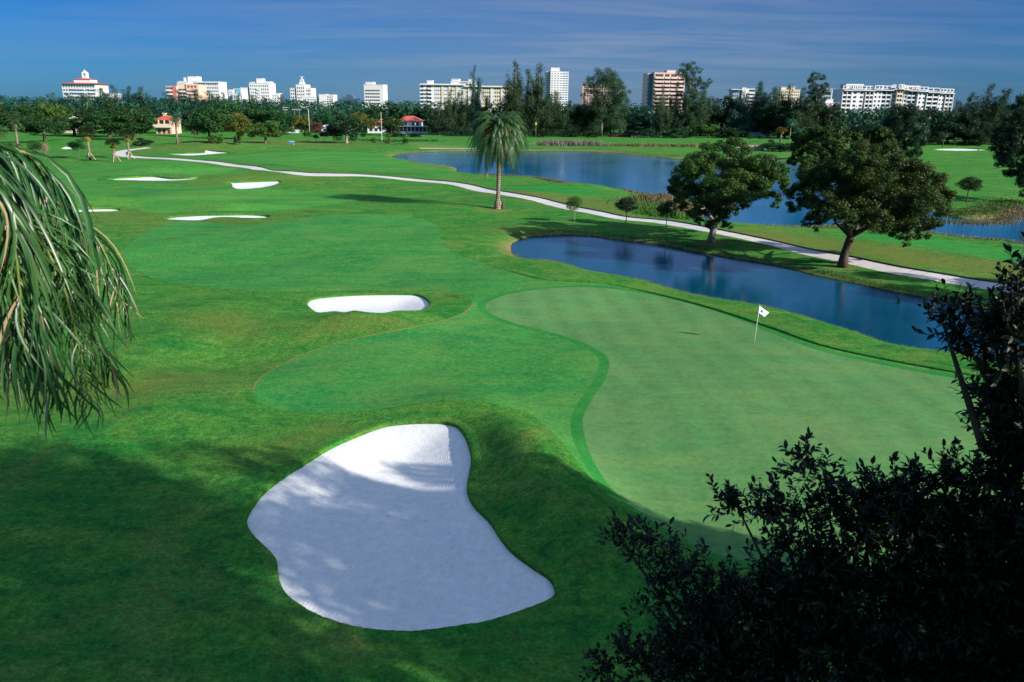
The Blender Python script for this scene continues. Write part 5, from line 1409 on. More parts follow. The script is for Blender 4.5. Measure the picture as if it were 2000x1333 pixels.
for (p0, p1, top, bt) in ((1655, 1688, 164.5, 174), (1771, 1803, 167.5, 176)):
    x0, x1 = b.x(p0, 168), b.x(p1, 168); zt = b.z(top, (p0+p1)/2); zb = b.z(bt, (p0+p1)/2)+.4
    mb = MB(); mb.box(x0, x1, 4.5, 11, zb, zt-.8); mb.build('penthouse', M['glass_blue'], b.o)
    mb = MB(); mb.box(x0-.4, x1+.4, 2.6, 11.4, zt-.75, zt); n = 7
    for k in range(n+1): mb.box(x0+(x1-x0-.7)*k/n, x0+(x1-x0-.7)*k/n+.7, 2.8, 3.5, zb, zt-.8)
    mb.build('arcade', M['b_white'], b.o)
b.done()
b = newb('resort_wing', 'blue-grey side wing at the left end of the long resort', 560, 1622, 190)
x0, x1, zt = b.vol(1606, 1641, 175, 20, mat='b_bluewhite'); b.vol(1600, 1622, 177, 16, y0=-1.5, mat='b_grey'); b.grid(b.x(1601), b.x(1621), zt-7*2.8, zt-1.5, 4, 7, y=-1.55, fw=.65, fh=.5, mat='glass'); b.done()
b = newb('apartment_block', 'small white and red stepped block at the left foot of the resort', 500, 1621, 205)
b.vol(1612, 1626, 195, 8); b.vol(1608, 1634, 202, 8, y0=-3); b.box('panel', b.x(1618), b.x(1621), -3.3, -3.1, 4, b.z(203), 'b_red'); b.grid(b.x(1622), b.x(1633), 6, b.z(203.5), 3, 2, y=-3.05, fw=.5, fh=.5); b.done()
for (p0, p1, t, lab) in ((1921, 1936, 214, 'white wall glimpsed behind the tallest dark pine'), (1992, 2006, 219, 'white block glimpsed at the right edge behind dark trees')):
    b = newb('apartment_block', lab, 480, (p0+p1)/2, 218); b.vol(p0, p1, t, 8); b.grid(b.x(p0)+.5, b.x(p1)-.5, 4, b.z(t)-.5, 3, 3, fw=.5, fh=.4); b.done()
b = newb('apartment_block', 'tiny cream rooftop on the far left skyline', 700, 30, 205)
b.vol(23, 35, 207, 8, mat='b_cream'); zt = b.z(207); b.vol(27, 33, 203, 5, y0=1, mat='b_cream', name='penthouse', zb=zt+.4); b.done()

# ---- houses (foot px row gives the distance)
def house(name, label, px, foot, Yoff=0, yaw=0.0):
    p = gp(px, foot); return newb(name, label, p[1]+Yoff, px, foot, yaw=yaw, cat='house')
def arch_window(b, x, z0, w, h, y=-.05, mat='glass'):
    mb = MB(); n = 8; pts_ = [(x-w/2, z0), (x+w/2, z0)]+[(x+w/2*math.cos(a), z0+h-w/2+w/2*math.sin(a)) for a in np.linspace(0, math.pi, n)]
    k = len(pts_); mb.add([(u, y, v) for u, v in pts_]+[(u, y+.1, v) for u, v in pts_], [tuple(range(k)), tuple(range(2*k-1, k-1, -1))]+[(i, (i+1) % k, k+(i+1) % k, k+i) for i in range(k)])
    mb.build('window', M[mat], b.o)
b = house('villa', 'pink two-storey villa with red tile roof and arched balcony, left side', 322, 263, 6)
x0, x1 = b.x(306), b.x(337); zt = b.z(235); W = x1-x0
mb = MB(); mb.box(x0, x1, 0, 10, -.2, zt); mb.build('wall', M['b_pink'], b.o)
mb = MB(); mb.hip(x0, x1, -1.0, 10, zt+.03, b.z(226)-zt, over=.7); rf = mb.build('roof', M['tile'], b.o)
mb = MB(); cx_ = x0+W*.42; mb.box(cx_-.5, cx_+.5, 3, 4, zt, b.z(223)); mb.box(cx_-.8, cx_+.8, 2.7, 4.3, b.z(223), b.z(223)+.3); mb.build('chimney', M['b_cream'], rf)
zm = b.z(247); mb = MB(); mb.box(x0-.6, x1+.3, -2.0, -.02, zm-.5, zm); mb.box(x0-.6, x1+.3, -2.0, -1.85, zm, zm+1.0)
for k in range(4): mb.box(x0-.5+(W+.4)*k/3, x0-.1+(W+.4)*k/3, -1.9, -1.5, zm+1.0, zt)
mb.build('balcony', M['b_cream'], b.o)
for k in range(3): b.box('window', x0+W*(.08+k*.32), x0+W*(.26+k*.32), -.1, -.02, zm+.3, zt-.8, 'glass_brown')
for k in range(3): arch_window(b, x0+W*(.2+k*.3), .2, W*.16, zm-1.4, -.1, 'glass_brown')
b = house('cream_house', 'cream house mostly hidden by dark trees at the far left', 135, 262, 12)
x0, x1 = b.x(119), b.x(154); zt = b.z(238); mb = MB(); mb.box(x0, x1, 0, 9, -.2, zt); mb.build('wall', M['b_cream'], b.o); mb = MB(); mb.hip(x0, x1, 0, 9, zt, 2.2, .5); mb.build('roof', M['b_cream'], b.o)
for k in range(4): b.box('window', x0+1+k*(x1-x0-2)/4, x0+2.6+k*(x1-x0-2)/4, -.08, -.01, zt-2.6, zt-1.1, 'glass')
b = house('garden_house', 'low white house with red roof partly hidden by trees, left of the two-storey house', 735, 261, 4)
x0, x1 = b.x(718), b.x(753); zt = b.z(245); W = x1-x0; mb = MB(); mb.box(x0, x1, 0, 8, -.2, zt); mb.build('wall', M['b_white'], b.o)
mb = MB(); mb.hip(x0+W*.22, x1, 0, 8, zt+.02, b.z(236)-zt, .5); mb.build('roof', M['tile'], b.o); mb = MB(); mb.box(x0-.2, x0+W*.22, -.2, 8.2, zt, zt+.3); mb.build('porch_roof', M['b_white'], b.o)
for k in range(3): b.box('window', x0+W*(.12+.28*k), x0+W*(.28+.28*k), -.08, -.01, .9, 2.3, 'glass')
b = house('two_storey_house', 'white two-storey house with red hipped roof beside the lake', 798, 262, 4)
x0, x1 = b.x(776), b.x(822); zt = b.z(237); W = x1-x0; zm = b.z(252)
mb = MB(); mb.box(x0, x1, 2, 10, -.2, zt); mb.box(x0-1.0, x1+3.2, -1.2, 1.99, -.2, zm-1.2); mb.build('wall', M['b_bluewhite'], b.o)
mb = MB(); mb.hip(x0, x1, 2, 10, zt+.02, b.z(227)-zt, .9); mb.build('roof', M['tile'], b.o)
mb = MB(); mb.hip(x0-W*.35, x0-.1, 3, 9, zt-.8, 1.8, .4); mb.box(x0-W*.35, x0-.05, 3, 9, -.2, zt-.85); mb.build('side_wing', [M['tile']], b.o)
b.box('porch_roof', x0-1.3, x1+3.4, -1.6, 1.99, zm+1.0, zm+1.25, 'b_white'); b.box('porch_glass', x0-.6, x1+2.9, -.9, 1.9, zm-1.2, zm+1.0, 'glass')
for k in range(9): b.box('porch_post', x0-.7+k*(W+3.5)/8, x0-.5+k*(W+3.5)/8, -1.15, -.95, zm-1.19, zm+.99, 'b_white')
for q in (.12, .30, .62, .80): b.box('window', x0+W*q, x0+W*q+1.1, 1.9, 1.98, zt-2.0, zt-.6, 'glass')
b.box('steps', x0+W*.52, x0+W*.66, -3.2, -1.25, -.2, .9, 'b_white')
b = house('garden_house', 'small pink garden house right of the two-storey house', 857, 263, 4)
x0, x1 = b.x(846), b.x(869); zt = b.z(254); mb = MB(); mb.box(x0, x1, 0, 5, -.2, zt); mb.build('wall', M['b_palepink'], b.o); mb = MB(); mb.hip(x0, x1, 0, 5, zt, 2.0, .5); mb.build('roof', M['b_grey'], b.o); b.box('door', x0+3, x0+4, -.08, -.01, 0, 2, 'glass'); b.box('window', x0+.7, x0+2, -.08, -.01, .9, 1.9, 'glass')
b = house('villa', 'red-roofed villa hidden behind the head of the tall date palm', 935, 262, 10)
x0, x1 = b.x(915), b.x(960); zt = b.z(240); mb = MB(); mb.box(x0, x1, 0, 9, -.2, zt); mb.build('wall', M['b_pink'], b.o); mb = MB(); mb.hip(x0, x1, 0, 9, zt, b.z(231)-zt, .6); mb.build('roof', M['tile'], b.o)
for k in range(4): b.box('window', x0+1+k*(x1-x0-2)/4, x0+2.4+k*(x1-x0-2)/4, -.08, -.01, zt-2.4, zt-1.0, 'glass')
b = house('cottage', 'blue-white cottage with dark door and white gable under the pines', 1480, 269, 4)
x0, x1 = b.x(1461), b.x(1500); zt = b.z(260); mb = MB(); mb.box(x0, x1, 0, 7, -.2, zt); mb.build('wall', M['b_bluewhite'], b.o); b.box('door', x0+(x1-x0)*.18, x0+(x1-x0)*.26, -.09, -.01, 0, zt-.6, 'glass')
g0, g1 = b.x(1478), b.x(1496); mb = MB(); zg = b.z(251)
mb.add([(g0, 1, zt), (g1, 1, zt), ((g0+g1)/2, 1, zg), (g0, 6.5, zt), (g1, 6.5, zt), ((g0+g1)/2, 6.5, zg)], [(0, 1, 2), (3, 5, 4), (0, 2, 5, 3), (1, 4, 5, 2), (0, 3, 4, 1)]); mb.build('gable', M['b_white'], b.o)
b.box('roof', x0-.4, x1+.4, -.4, 7.4, zt, zt+.25, 'b_bluewhite')
b = house('bungalow', 'flat-roofed white bungalow behind the dark spreading tree', 1695, 262, 6)
x0, x1 = b.x(1681), b.x(1708); zt = b.z(248); mb = MB(); mb.box(x0, x1, 0, 7, -.2, zt); mb.build('wall', M['b_white'], b.o); b.box('roof', x0-.5, x1+.5, -.6, 7.5, zt, zt+.4, 'b_white'); b.box('upper_floor', x0+2, x1-3, 1, 6, zt+.42, b.z(245), 'b_palepink'); b.box('window', x0+1, x1-1, -.08, -.01, zt-1.6, zt-.5, 'glass')
b = house('bungalow', 'small white bungalow with dusty pink roof left of the flat-roofed one', 1626, 262, 6)
x0, x1 = b.x(1612), b.x(1640); zt = b.z(251); mb = MB(); mb.box(x0, x1, 0, 6, -.2, zt); mb.build('wall', M['b_white'], b.o); mb = MB(); mb.hip(x0, x1, 0, 6, zt, 1.6, .4); mb.build('roof', M['b_palepink'], b.o); b.box('window', x0+1, x0+3, -.08, -.01, zt-1.6, zt-.5, 'glass')
b = house('shed', 'white shed glimpsed between dark trees left of the leaning palm', 1810, 270, 6)
x0, x1 = b.x(1802), b.x(1818); zt = b.z(254); mb = MB(); mb.box(x0, x1, 0, 5, -.2, zt); mb.build('wall', M['b_white'], b.o); mb = MB(); mb.hip(x0, x1, 0, 5, zt, 1.0, .3); mb.build('roof', M['b_white'], b.o)
b = house('shed', 'white pavilion beside the dense dark tree, right of the red flowering bush', 641, 261, 6)
x0, x1 = b.x(628), b.x(652); zt = b.z(248); mb = MB(); mb.box(x0, x1, 0, 5, -.2, zt); mb.build('wall', M['b_bluewhite'], b.o); mb = MB(); mb.hip(x0, x1, 0, 5, zt, b.z(243)-zt, .5); mb.build('roof', M['b_bluewhite'], b.o); b.box('window', x0+1, x1-1, -.08, -.01, .8, zt-.8, 'glass')
# boundary wall
p0, p1 = gp(559, 260), gp(588, 260)
mb = MB(); mb.box(p0[0], p1[0], p0[1], p0[1]+.4, 0, 1.3); mb.box(p0[0]-.1, p1[0]+.1, p0[1]-.1, p0[1]+.5, 1.3, 1.5)
o = mb.build('garden_wall', M['b_white']); o['label'] = 'low white garden wall left of the red flowering bush'; o['category'] = 'wall'
# ---------------------------------------------------------------- flag
M['pole_white'] = plain('white_pole', (.75, .74, .68), .35, .5, .03)
M['flag_cloth'] = plain('flag_cloth', (.78, .80, .86), .8, .1, .04, 5)
M['flag_blue'] = plain('flag_blue', (.03, .12, .42), .8, .1, .04, 5)
p = gp(1473, 670); p[2] = hz(p[0], p[1])
fl = thing('flagstick', 'white flagstick with white flag and blue mark on the putting green', 'golf flag', p)
tip = at_y(1484, 596.5, p[1])-p; dirn = tip/np.linalg.norm(tip)
mb = MB(); mb.tube([np.array([0, 0, -.15]), tip*.5, tip], [.018, .016, .011], 10); mb.tube([tip, tip+dirn*.05], [.02, .014], 8); mb.build('pole', M['pole_white'], fl, smooth=True)
mb = MB(); n = 20; ring_ = [(.054*math.cos(2*math.pi*k/n), .054*math.sin(2*math.pi*k/n)) for k in range(n)]
mb.add([(x, y, .004) for x, y in ring_], [tuple(range(n))]); mb.build('cup_shade', M['bark_dark'], fl)  # flat disc, the shade inside the hole is put into its dark colour
A = tip*.985; B = at_y(1482.3, 611, p[1])-p; C_ = at_y(1502, 611, p[1]+.12)-p; D_ = at_y(1494, 619.5, p[1]-.05)-p
nu, nv = 16, 10; V = []; 
def flagpt(u, v, off=0.0):
    q = (A*(1-u)+C_*u)*(1-v)+(B*(1-u)+D_*u)*v
    return q+np.array([.012, -1, .1])*(.035*math.sin(u*9+v*2.5)*u**.5+off)+np.array([0, 0, -.015*math.sin(u*math.pi)])
V = [flagpt(i/nu, j/nv) for j in range(nv+1) for i in range(nu+1)]; F = [(j*(nu+1)+i, j*(nu+1)+i+1, (j+1)*(nu+1)+i+1, (j+1)*(nu+1)+i) for j in range(nv) for i in range(nu)]
link('flag', mesh_from(V, F, 'flag'), M['flag_cloth'], parent=fl)
em = MB(); cu, cv = .30, .52
for (du, dv, ru, rv) in ((0, 0, .13, .22), (.14, -.16, .06, .12), (.17, .14, .05, .10)):
    k = 10; em.add([flagpt(cu+du+ru*math.cos(2*math.pi*i/k), cv+dv+rv*math.sin(2*math.pi*i/k), .006) for i in range(k)], [tuple(range(k))])
em.build('flag_emblem', M['flag_blue'], fl)
# far flag on the right fairway
p = gp(1907, 307); p[2] = hz(p[0], p[1]); f2_ = thing('flagstick', 'tiny yellow flagstick below the far right bunker', 'golf flag', p)
mb = MB(); mb.tube([(0, 0, -.1), (0, 0, 2.2)], .035, 6); mb.build('pole', M['palm_yellow'], f2_); mb = MB(); mb.box(.03, .5, -.02, .02, 1.8, 2.2); mb.build('flag', M['palm_yellow'], f2_)

# ---------------------------------------------------------------- white stones
M['stone'] = plain('white_stone', (.62, .62, .64), .8, .2, .15, 3)
M['rubble'] = plain('rubble_stone', (.36, .27, .24), .9, .1, .35, 1.2)
def rock_mesh(seed, s=(1, .7, .5)):
    rg = np.random.default_rng(seed); bm = bmesh.new(); bmesh.ops.create_icosphere(bm, subdivisions=2, radius=.5)
    k = rg.normal(0, 1, (5, 3))
    for v in bm.verts:
        c = np.array(v.co); f = 1+.14*sum(math.sin(3*c@k[i]+i) for i in range(5))/2; v.co = Vector(c*f*np.array(s))
    me = bpy.data.meshes.new('stone'); bm.to_mesh(me); bm.free(); me.polygons.foreach_set('use_smooth', np.zeros(len(me.polygons), bool)); me.materials.append(M['stone']); return me
RK = [rock_mesh(i) for i in range(5)]
RL = catmull([(1170,459.5),(1180,462),(1190,463.5),(1200,464.5),(1210,466),(1220,467.5),(1230,468.5),(1240,469.5),(1250,470.8),(1258,471.5),(1266,473)], False, 1)
nn_ = 20
for i in range(nn_):
    u = i/(nn_-1)*(len(RL)-1); a = int(min(u, len(RL)-2)); q = RL[a]*(1-(u-a))+RL[a+1]*(u-a)
    w = gp(*q); z = hz(w[0], w[1])
    o = link('stone', RK[i % 5], loc=(w[0]+rnd.uniform(-.05, .05), w[1]+rnd.uniform(-.12, .12), z+.06), rotz=rnd.uniform(-.5, .5))
    s = rnd.uniform(.38, .56); o.scale = (s*1.1, s, s*.8); o['label'] = 'white stone in the row edging the far bank of the pond'; o['category'] = 'stone'; o['group'] = 'white stones along the pond edge'
# rubble retaining wall
p0, p1 = gp(1436, 294), gp(1492, 295); rg = np.random.default_rng(9); mb = MB(); L = np.linalg.norm((p1-p0)[:2]); d = (p1-p0)[:2]/L; x = 0
ztop = at_y(1464, 283.5, p0[1])[2]
for r in range(4):
    x = rg.uniform(0, .5)
    while x < L:
        w = rg.uniform(.7, 1.6); h = (ztop+.3)/4; c = p0[:2]+d*x
        a = rg.uniform(-.12, .12)
        mb.box(c[0], c[0]+w*d[0]-.06, c[1]+a, c[1]+a+1.0, -.3+h*r, -.3+h*(r+1)-.06); x += w
o = mb.build('stone_wall', M['rubble']); o['label'] = 'low pinkish rubble wall on the far side of the lake'; o['category'] = 'wall'

# ---------------------------------------------------------------- reeds and bank plants
def reeds(px_line, depth, n, h, w, mat, label, seed, spread=.25):
    rg = np.random.default_rng(seed); P = np.array([(on_plane(*q, WL) if seed >= 8 and seed != 13 else gp(*q))[:2] for q in px_line]); P = resample(catmull(P, False, 4), .3, False)
    V = np.zeros((n, 4, 3)); i = rg.integers(0, len(P), n); off = rg.normal(0, 1, (n, 2))*depth
    clump = P[i]+off; clump += .35*np.round(rg.normal(0, 1, (n, 2)))
    z = np.maximum(hfull(clump), WL-.05); a = rg.uniform(0, math.pi, n); hh = h*rg.uniform(.45, 1.15, n)
    dx = np.cos(a)*w; dy = np.sin(a)*w; lx = rg.normal(0, spread, n)*hh; ly = rg.normal(0, spread, n)*hh
    V[:, 0] = np.column_stack([clump[:, 0]-dx, clump[:, 1]-dy, z-.05]); V[:, 1] = np.column_stack([clump[:, 0]+dx, clump[:, 1]+dy, z-.05])
    V[:, 2] = np.column_stack([clump[:, 0]+lx+dx*.3, clump[:, 1]+ly+dy*.3, z+hh]); V[:, 3] = np.column_stack([clump[:, 0]+lx-dx*.3, clump[:, 1]+ly-dy*.3, z+hh])
    o = link('reeds', mesh_from(V.reshape(-1, 3), np.arange(n*4).reshape(n, 4), 'reeds', smooth=False), M[mat], kind='stuff', label=label); return o
reeds([(1270,398),(1300,393),(1330,398),(1350,404),(1366,412)], 1.6, 5200, .9, .07, 'reed', 'tan and green marsh plants on the lake inlet', 1)
reeds([(1262,402),(1268,412),(1290,418),(1320,421),(1350,424)], 1.1, 3800, .6, .07, 'leaf_bright', 'bright green marsh plants around the inlet', 2)
reeds([(1330,404),(1352,400),(1372,398)], 1.5, 2200, 1.1, .06, 'reed', 'tan reeds behind the drooping tree', 3)
reeds([(1068,284),(1100,284),(1130,284),(1160,284)], 2.0, 5600, 1.7, .14, 'reed_grey', 'pinkish grey reeds on the small back pond', 4)
reeds([(1158,283),(1200,285),(1260,286),(1310,286),(1362,287)], 1.5, 4600, .9, .13, 'reed', 'green and tan reeds right of the grey ones', 5)
reeds([(1846,424),(1880,427),(1920,428),(1955,425),(1985,414),(1998,404)], .8, 4500, .30, .05, 'reed', 'low bank plants round the point of the peninsula', 6)
reeds([(1850,414),(1890,413),(1930,410),(1960,402),(1975,392)], 1.3, 4500, .2, .07, 'leaf_bright', 'green ground cover above the bank of the peninsula', 7)
reeds([(935,343),(985,344),(1012,346),(1050,350),(1080,355),(1120,362),(1160,367),(1200,372),(1250,380)], .45, 4200, .42, .05, 'reed', 'thin line of bank grass along the near shore of the lake', 8)
reeds([(1350,433),(1430,441),(1500,445),(1560,446),(1650,446),(1750,449),(1840,461),(1900,468),(1990,477)], .35, 5200, .38, .035, 'reed', 'thin line of bank grass beyond the white path', 9)
reeds([(1005,468),(1060,460),(1120,458),(1200,466),(1300,480),(1400,498),(1530,521),(1650,548),(1780,576),(1900,600)], .22, 5200, .11, .02, 'leaf_dark', 'dark grass fringe along the far bank of the pond', 10)
reeds([(1003,498),(1030,513),(1120,529),(1220,552),(1340,577),(1460,600),(1560,622),(1690,664),(1820,693),(1950,716)], .12, 7000, .14, .012, 'reed', 'dry grass fringe along the near bank of the pond', 11)
reeds([(775,303),(830,297),(900,295),(1010,295),(1100,295),(1180,296),(1240,302),(1320,310),(1420,312),(1500,313)], (.3), 2000, .2, .06, 'reed', 'tan grass fringe along the far shore of the lake', 12)
reeds([(720,275),(760,277),(800,276),(845,276)], 2.2, 1500, .6, .2, 'leaf_round', 'low brownish planting behind the round bushes', 13)

# far wood: one mass of canopy behind the individual trees
rg = np.random.default_rng(44); bl = []
for lay, (Y, nb) in enumerate(((430, 150), (520, 170), (660, 180))):
    for k in range(nb):
        px = -160+2350*(k+rg.random())/nb
        top = project(CAM+np.array([(px-1000)*.65, 1000, 0]))[1]+rg.uniform(-5, 3)-(2 if px < 600 else 0)
        q = at_y(px, top, Y+rg.uniform(-25, 25)); r = rg.uniform(4.5, 8.5)
        bl.append([q[0], q[1], q[2]-r*.8, r, r, r*.85])
        bl.append([q[0]+rg.uniform(-6, 6), q[1]-rg.uniform(0, 6), max(2, q[2]-r*2.0), r, r, r])
        bl.append([q[0]+rg.uniform(-6, 6), q[1]-rg.uniform(0, 6), 3, r, r, r*.8])
me = crown_mesh('far_wood', bl, 120000, 1.1, .7, rg, up=.25, spread=.7, shell=.8)
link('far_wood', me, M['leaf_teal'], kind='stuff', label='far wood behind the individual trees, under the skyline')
# pink flower hedge and low fence
p0, p1 = gp(1190, 268), gp(1232, 268.5); bl = [[p0[0]+(p1[0]-p0[0])*t, p0[1]+(p1[1]-p0[1])*t+rg.uniform(-.3, .3), .75, .9, .8, .7] for t in np.linspace(0, 1, 14)]
o = link('flower_hedge', crown_mesh('hedge', bl, 2200, .22, .8, rg), M['leaf_red'], label='low pink flowering hedge under the dark trees, centre right', category='hedge')
p0, p1 = gp(1234, 269), gp(1268, 269.5); fo = thing('fence', 'low pale rail fence right of the pink flowering hedge', 'fence', p0); v = p1-p0
mb = MB(); mb.tube([(0, 0, 1.0), (v[0], v[1], 1.0)], .07, 5); mb.tube([(0, 0, .5), (v[0], v[1], .5)], .06, 5); mb.build('rail', M['pole_white'], fo)
for k in range(6): mb = MB(); q = v*k/5; mb.tube([(q[0], q[1], -.1), (q[0], q[1], 1.15)], .09, 5); mb.build('post', M['pole_white'], fo)

# utility poles, mast, street lamp
M['wood_pole'] = plain('weathered_pole', (.28, .25, .22), .9, .1)
M['metal_pale'] = plain('pale_metal', (.62, .64, .66), .5, .5)
def upole(px, top, lab, Y=300, arms=2):
    q = at_y(px, top, Y); o = thing('utility_pole', lab, 'pole', (q[0], Y, 0), 0, 'utility poles above the trees'); h = q[2]
    mb = MB(); mb.tube([(0, 0, -.5), (0, 0, h)], [.13, .09], 7); mb.build('pole', M['wood_pole'], o)
    for k in range(arms):
        mb = MB(); mb.box(-1.1, 1.1, -.25, -.12, h-.4-k*1.1, h-.25-k*1.1)
        for s in (-1, -.5, .5, 1): mb.tube([(s, -.18, h-.25-k*1.1), (s, -.18, h-.05-k*1.1)], .05, 5)
        mb.build('crossarm', M['metal_pale'], o)
upole(557, 209, 'leftmost utility pole, above the trees left of the spired hotel', 395)
upole(575, 213, 'middle utility pole of the three with crossarms', 400, 1)
upole(584, 214, 'right utility pole, close beside the middle one', 402, 1)
upole(455, 196, 'thin bare pole in front of the low white cluster', 420, 0)
q = at_y(602, 211, 380); o = thing('street_lamp', 'tall curved street lamp right of the utility poles', 'street lamp', (q[0], 380, 0))
mb = MB(); h = q[2]; mb.tube([(0, 0, -.3), (0, 0, h-1), (-.4, 0, h-.2), (-1.6, 0, h+.1)], [.13, .10, .08, .07], 7); mb.build('pole', M['metal_pale'], o, smooth=True); mb = MB(); mb.box(-2.4, -1.5, -.18, .18, h, h+.2); mb.build('lamp_head', M['metal_pale'], o)
q = at_y(744, 219, 305); o = thing('mast', 'thin white mast above the low red-roofed house', 'mast', (q[0], 305, 0)); mb = MB(); mb.tube([(0, 0, -.3), (0, 0, q[2])], [.10, .06], 6); mb.build('pole', M['pole_white'], o); mb = MB(); mb.tube([(-.5, 0, 8), (.5, 0, 8)], .08, 5); mb.build('crossarm', M['pole_white'], o)
# cooler by the tee, yellow sign
M['cooler_blue'] = plain('blue_plastic', (.06, .22, .36), .5, .4)
p = gp(570, 284); p[2] = hz(p[0], p[1]); o = thing('cooler', 'small blue drinks cooler on a stand beyond the left fairway', 'cooler', p)
mb = MB(); mb.box(-.8, .8, -.35, .35, .35, 1.15); mb.build('body', M['cooler_blue'], o); mb = MB(); mb.box(-.84, .84, -.39, .39, 1.15, 1.3); mb.build('lid', M['b_bluewhite'], o)
for sx in (-.7, .7): mb = MB(); mb.box(sx-.06, sx+.06, -.3, .3, -.1, .35); mb.build('leg', M['wood_pole'], o)
M['sign_yellow'] = plain('yellow_board', (.55, .45, .08), .5, .3)
p = gp(1047, 268); q = at_y(1047, 242, p[1]-9); o = thing('yellow_sign', 'small yellow sign on a post against dark trees, centre', 'sign', (q[0], p[1]-9, 0))
mb = MB(); mb.tube([(0, .1, -.2), (0, .1, q[2]+.5)], .06, 6); mb.build('post', M['wood_pole'], o); mb = MB(); mb.box(-.32, .32, 0, .05, q[2]-.55, q[2]+.55); mb.build('board', M['sign_yellow'], o)
# small orange tee marker by the lake
p = gp(952, 348); p[2] = hz(p[0], p[1]); o = thing('tee_marker', 'tiny orange stake near the lake shore left of the tall date palm', 'marker', p); mb = MB(); mb.tube([(0, 0, -.1), (0, 0, .9)], .07, 6); mb.build('stake', M['date_fruit'], o)
# ---------------------------------------------------------------- foreground palm, its crown just out of frame on the left
M['near_palm'] = leaf_mat('near_palm_leaf', (.006, .040, .012), (.024, .095, .026), (.065, .15, .030), rough=.36, transl=.22, spec=.5, nscale=1.2)
M['near_dead'] = leaf_mat('near_dead_leaf', (.20, .10, .07), (.40, .24, .19), (.30, .24, .12), rough=.7, transl=.2, nscale=1.5)
M['rachis'] = plain('frond_stalk', (.11, .15, .03), .45, .4, .2, 5)
hub = at_y(-430, 250, 3.3)
pal2 = thing('coconut_palm', 'foreground palm whose drooping fronds hang in from the left edge', 'palm tree', (hub[0], hub[1], 0))
mb = MB(); mb.tube([(0, 0, -.3), (.05, 0, 4), (0, .05, 9), (0, 0, hub[2]-.1)], [.30, .20, .17, .20], 14); mb.build('trunk', M['palm_bark'], pal2, smooth=True)
def strip(P, W, N):
    """ribbon along P with widths W, folded about its midrib"""
    V = []; n = len(P)
    for i in range(n):
        T = P[min(i+1, n-1)]-P[max(i-1, 0)]; S = unit(np.cross(T, N)); Q = unit(np.cross(S, T))
        V += [P[i]-S*W[i]+Q*W[i]*.35, P[i], P[i]+S*W[i]+Q*W[i]*.35]
    F = []
    for i in range(n-1):
        a = i*3; F += [(a, a+1, a+4, a+3), (a+1, a+2, a+5, a+4)]
    return V, F
def near_frond(line, L, nleaf, wleaf, seed, sag=1.3, dead=.08, side=.55, r0=.016, fwd=.6):
    rg = np.random.default_rng(seed); C = np.array([at_y(x, y, Y) for x, y, Y in line]); C = catmull(C, False, 8)
    s = np.r_[0, np.cumsum(np.linalg.norm(np.diff(C, axis=0), axis=1))]; tot = s[-1]
    base = np.array([hub[0], hub[1], 0])
    V = {0: [], 1: []}; F = {0: [], 1: []}
    nleaf = int(nleaf*1.25)
    for i in range(nleaf):
        for sd in (-1, 1):
            t = (i+.3+.4*rg.random())/nleaf; q = t*tot
            P0 = np.array([np.interp(q, s, C[:, k]) for k in range(3)]); P1 = np.array([np.interp(min(tot, q+.05), s, C[:, k]) for k in range(3)]); Pm = np.array([np.interp(max(0, q-.05), s, C[:, k]) for k in range(3)])
            T = unit(P1-Pm); view = unit(P0-CAM); S = unit(np.cross(T, view))*sd
            out = unit(S*side*rg.uniform(.6, 1.2)+T*fwd+view*rg.normal(0, .45))
            l = 1.12*L*(.55+.45*math.sin(math.pi*min(1, .15+.85*t)))*rg.uniform(.6, 1.25)*(1 if t < .93 else .8)
            m = 8; P = [P0]; sg = 1.45*sag*rg.uniform(.7, 1.3); curl = rg.normal(0, .38, 3)
            for k in range(1, m):
                u = k/(m-1); d = unit(out*(1-u)**1.5+np.array([0, 0, -1])*sg*u**.75+curl*u); P.append(P[-1]+d*l/(m-1))
            w_ = 1 if dead > .05 and rg.random() < dead*(.3+t) else 0
            P = np.array(P); W = wleaf*(.42 if w_ else .64)*rg.uniform(.6, 1.15)*np.array([.45, .85, 1, 1, .92, .75, .48, .08])
            N = unit(view*-1+rg.normal(0, .7, 3)); w = w_
            v, f = strip(P, W, N); b = len(V[w]); V[w] += [q_-base for q_ in v]; F[w] += [tuple(b+j for j in ff) for ff in f]
    mb = MB(); mb.tube([c-base for c in C], list(np.linspace(r0, .003, len(C))), 8); fr = mb.build('frond', M['rachis'], pal2, smooth=True)
    link('leaflets', mesh_from(V[0], F[0], 'leaflets'), M['near_palm'], parent=fr)
    if F[1]: link('dead_leaflets', mesh_from(V[1], F[1], 'dead'), M['near_dead'], parent=fr)
near_frond([(-430,250,3.3),(-200,262,3.6),(-60,275,3.75),(20,290,3.8),(66,312,3.85),(100,380,3.9),(130,470,3.9),(150,560,3.9)], .62, 58, .0135, 1)
near_frond([(-430,250,3.3),(-220,330,3.5),(-70,380,3.6),(50,440,3.7),(112,530,3.72),(148,650,3.72),(176,790,3.72)], .40, 62, .0085, 2, sag=.55, side=.75, dead=.03, fwd=.75)
near_frond([(-430,250,3.3),(-200,300,4.0),(0,345,4.2),(120,402,4.2),(190,470,4.2),(226,550,4.2),(252,630,4.2)], .42, 54, .0095, 3, sag=1.0, dead=.30)
near_frond([(-430,250,3.3),(-180,290,3.3),(-60,330,3.3),(15,430,3.3),(38,560,3.3),(48,690,3.3)], .52, 60, .0135, 4, sag=1.1)
near_frond([(-430,250,3.3),(-300,400,3.5),(-130,470,3.6),(-50,590,3.6),(-15,700,3.6)], .55, 50, .013, 5, dead=.12)
near_frond([(-430,250,3.3),(-240,240,4.3),(-80,285,4.3),(30,330,4.3),(110,352,4.3),(150,385,4.3)], .34, 26, .008, 6, sag=.9, dead=.15)
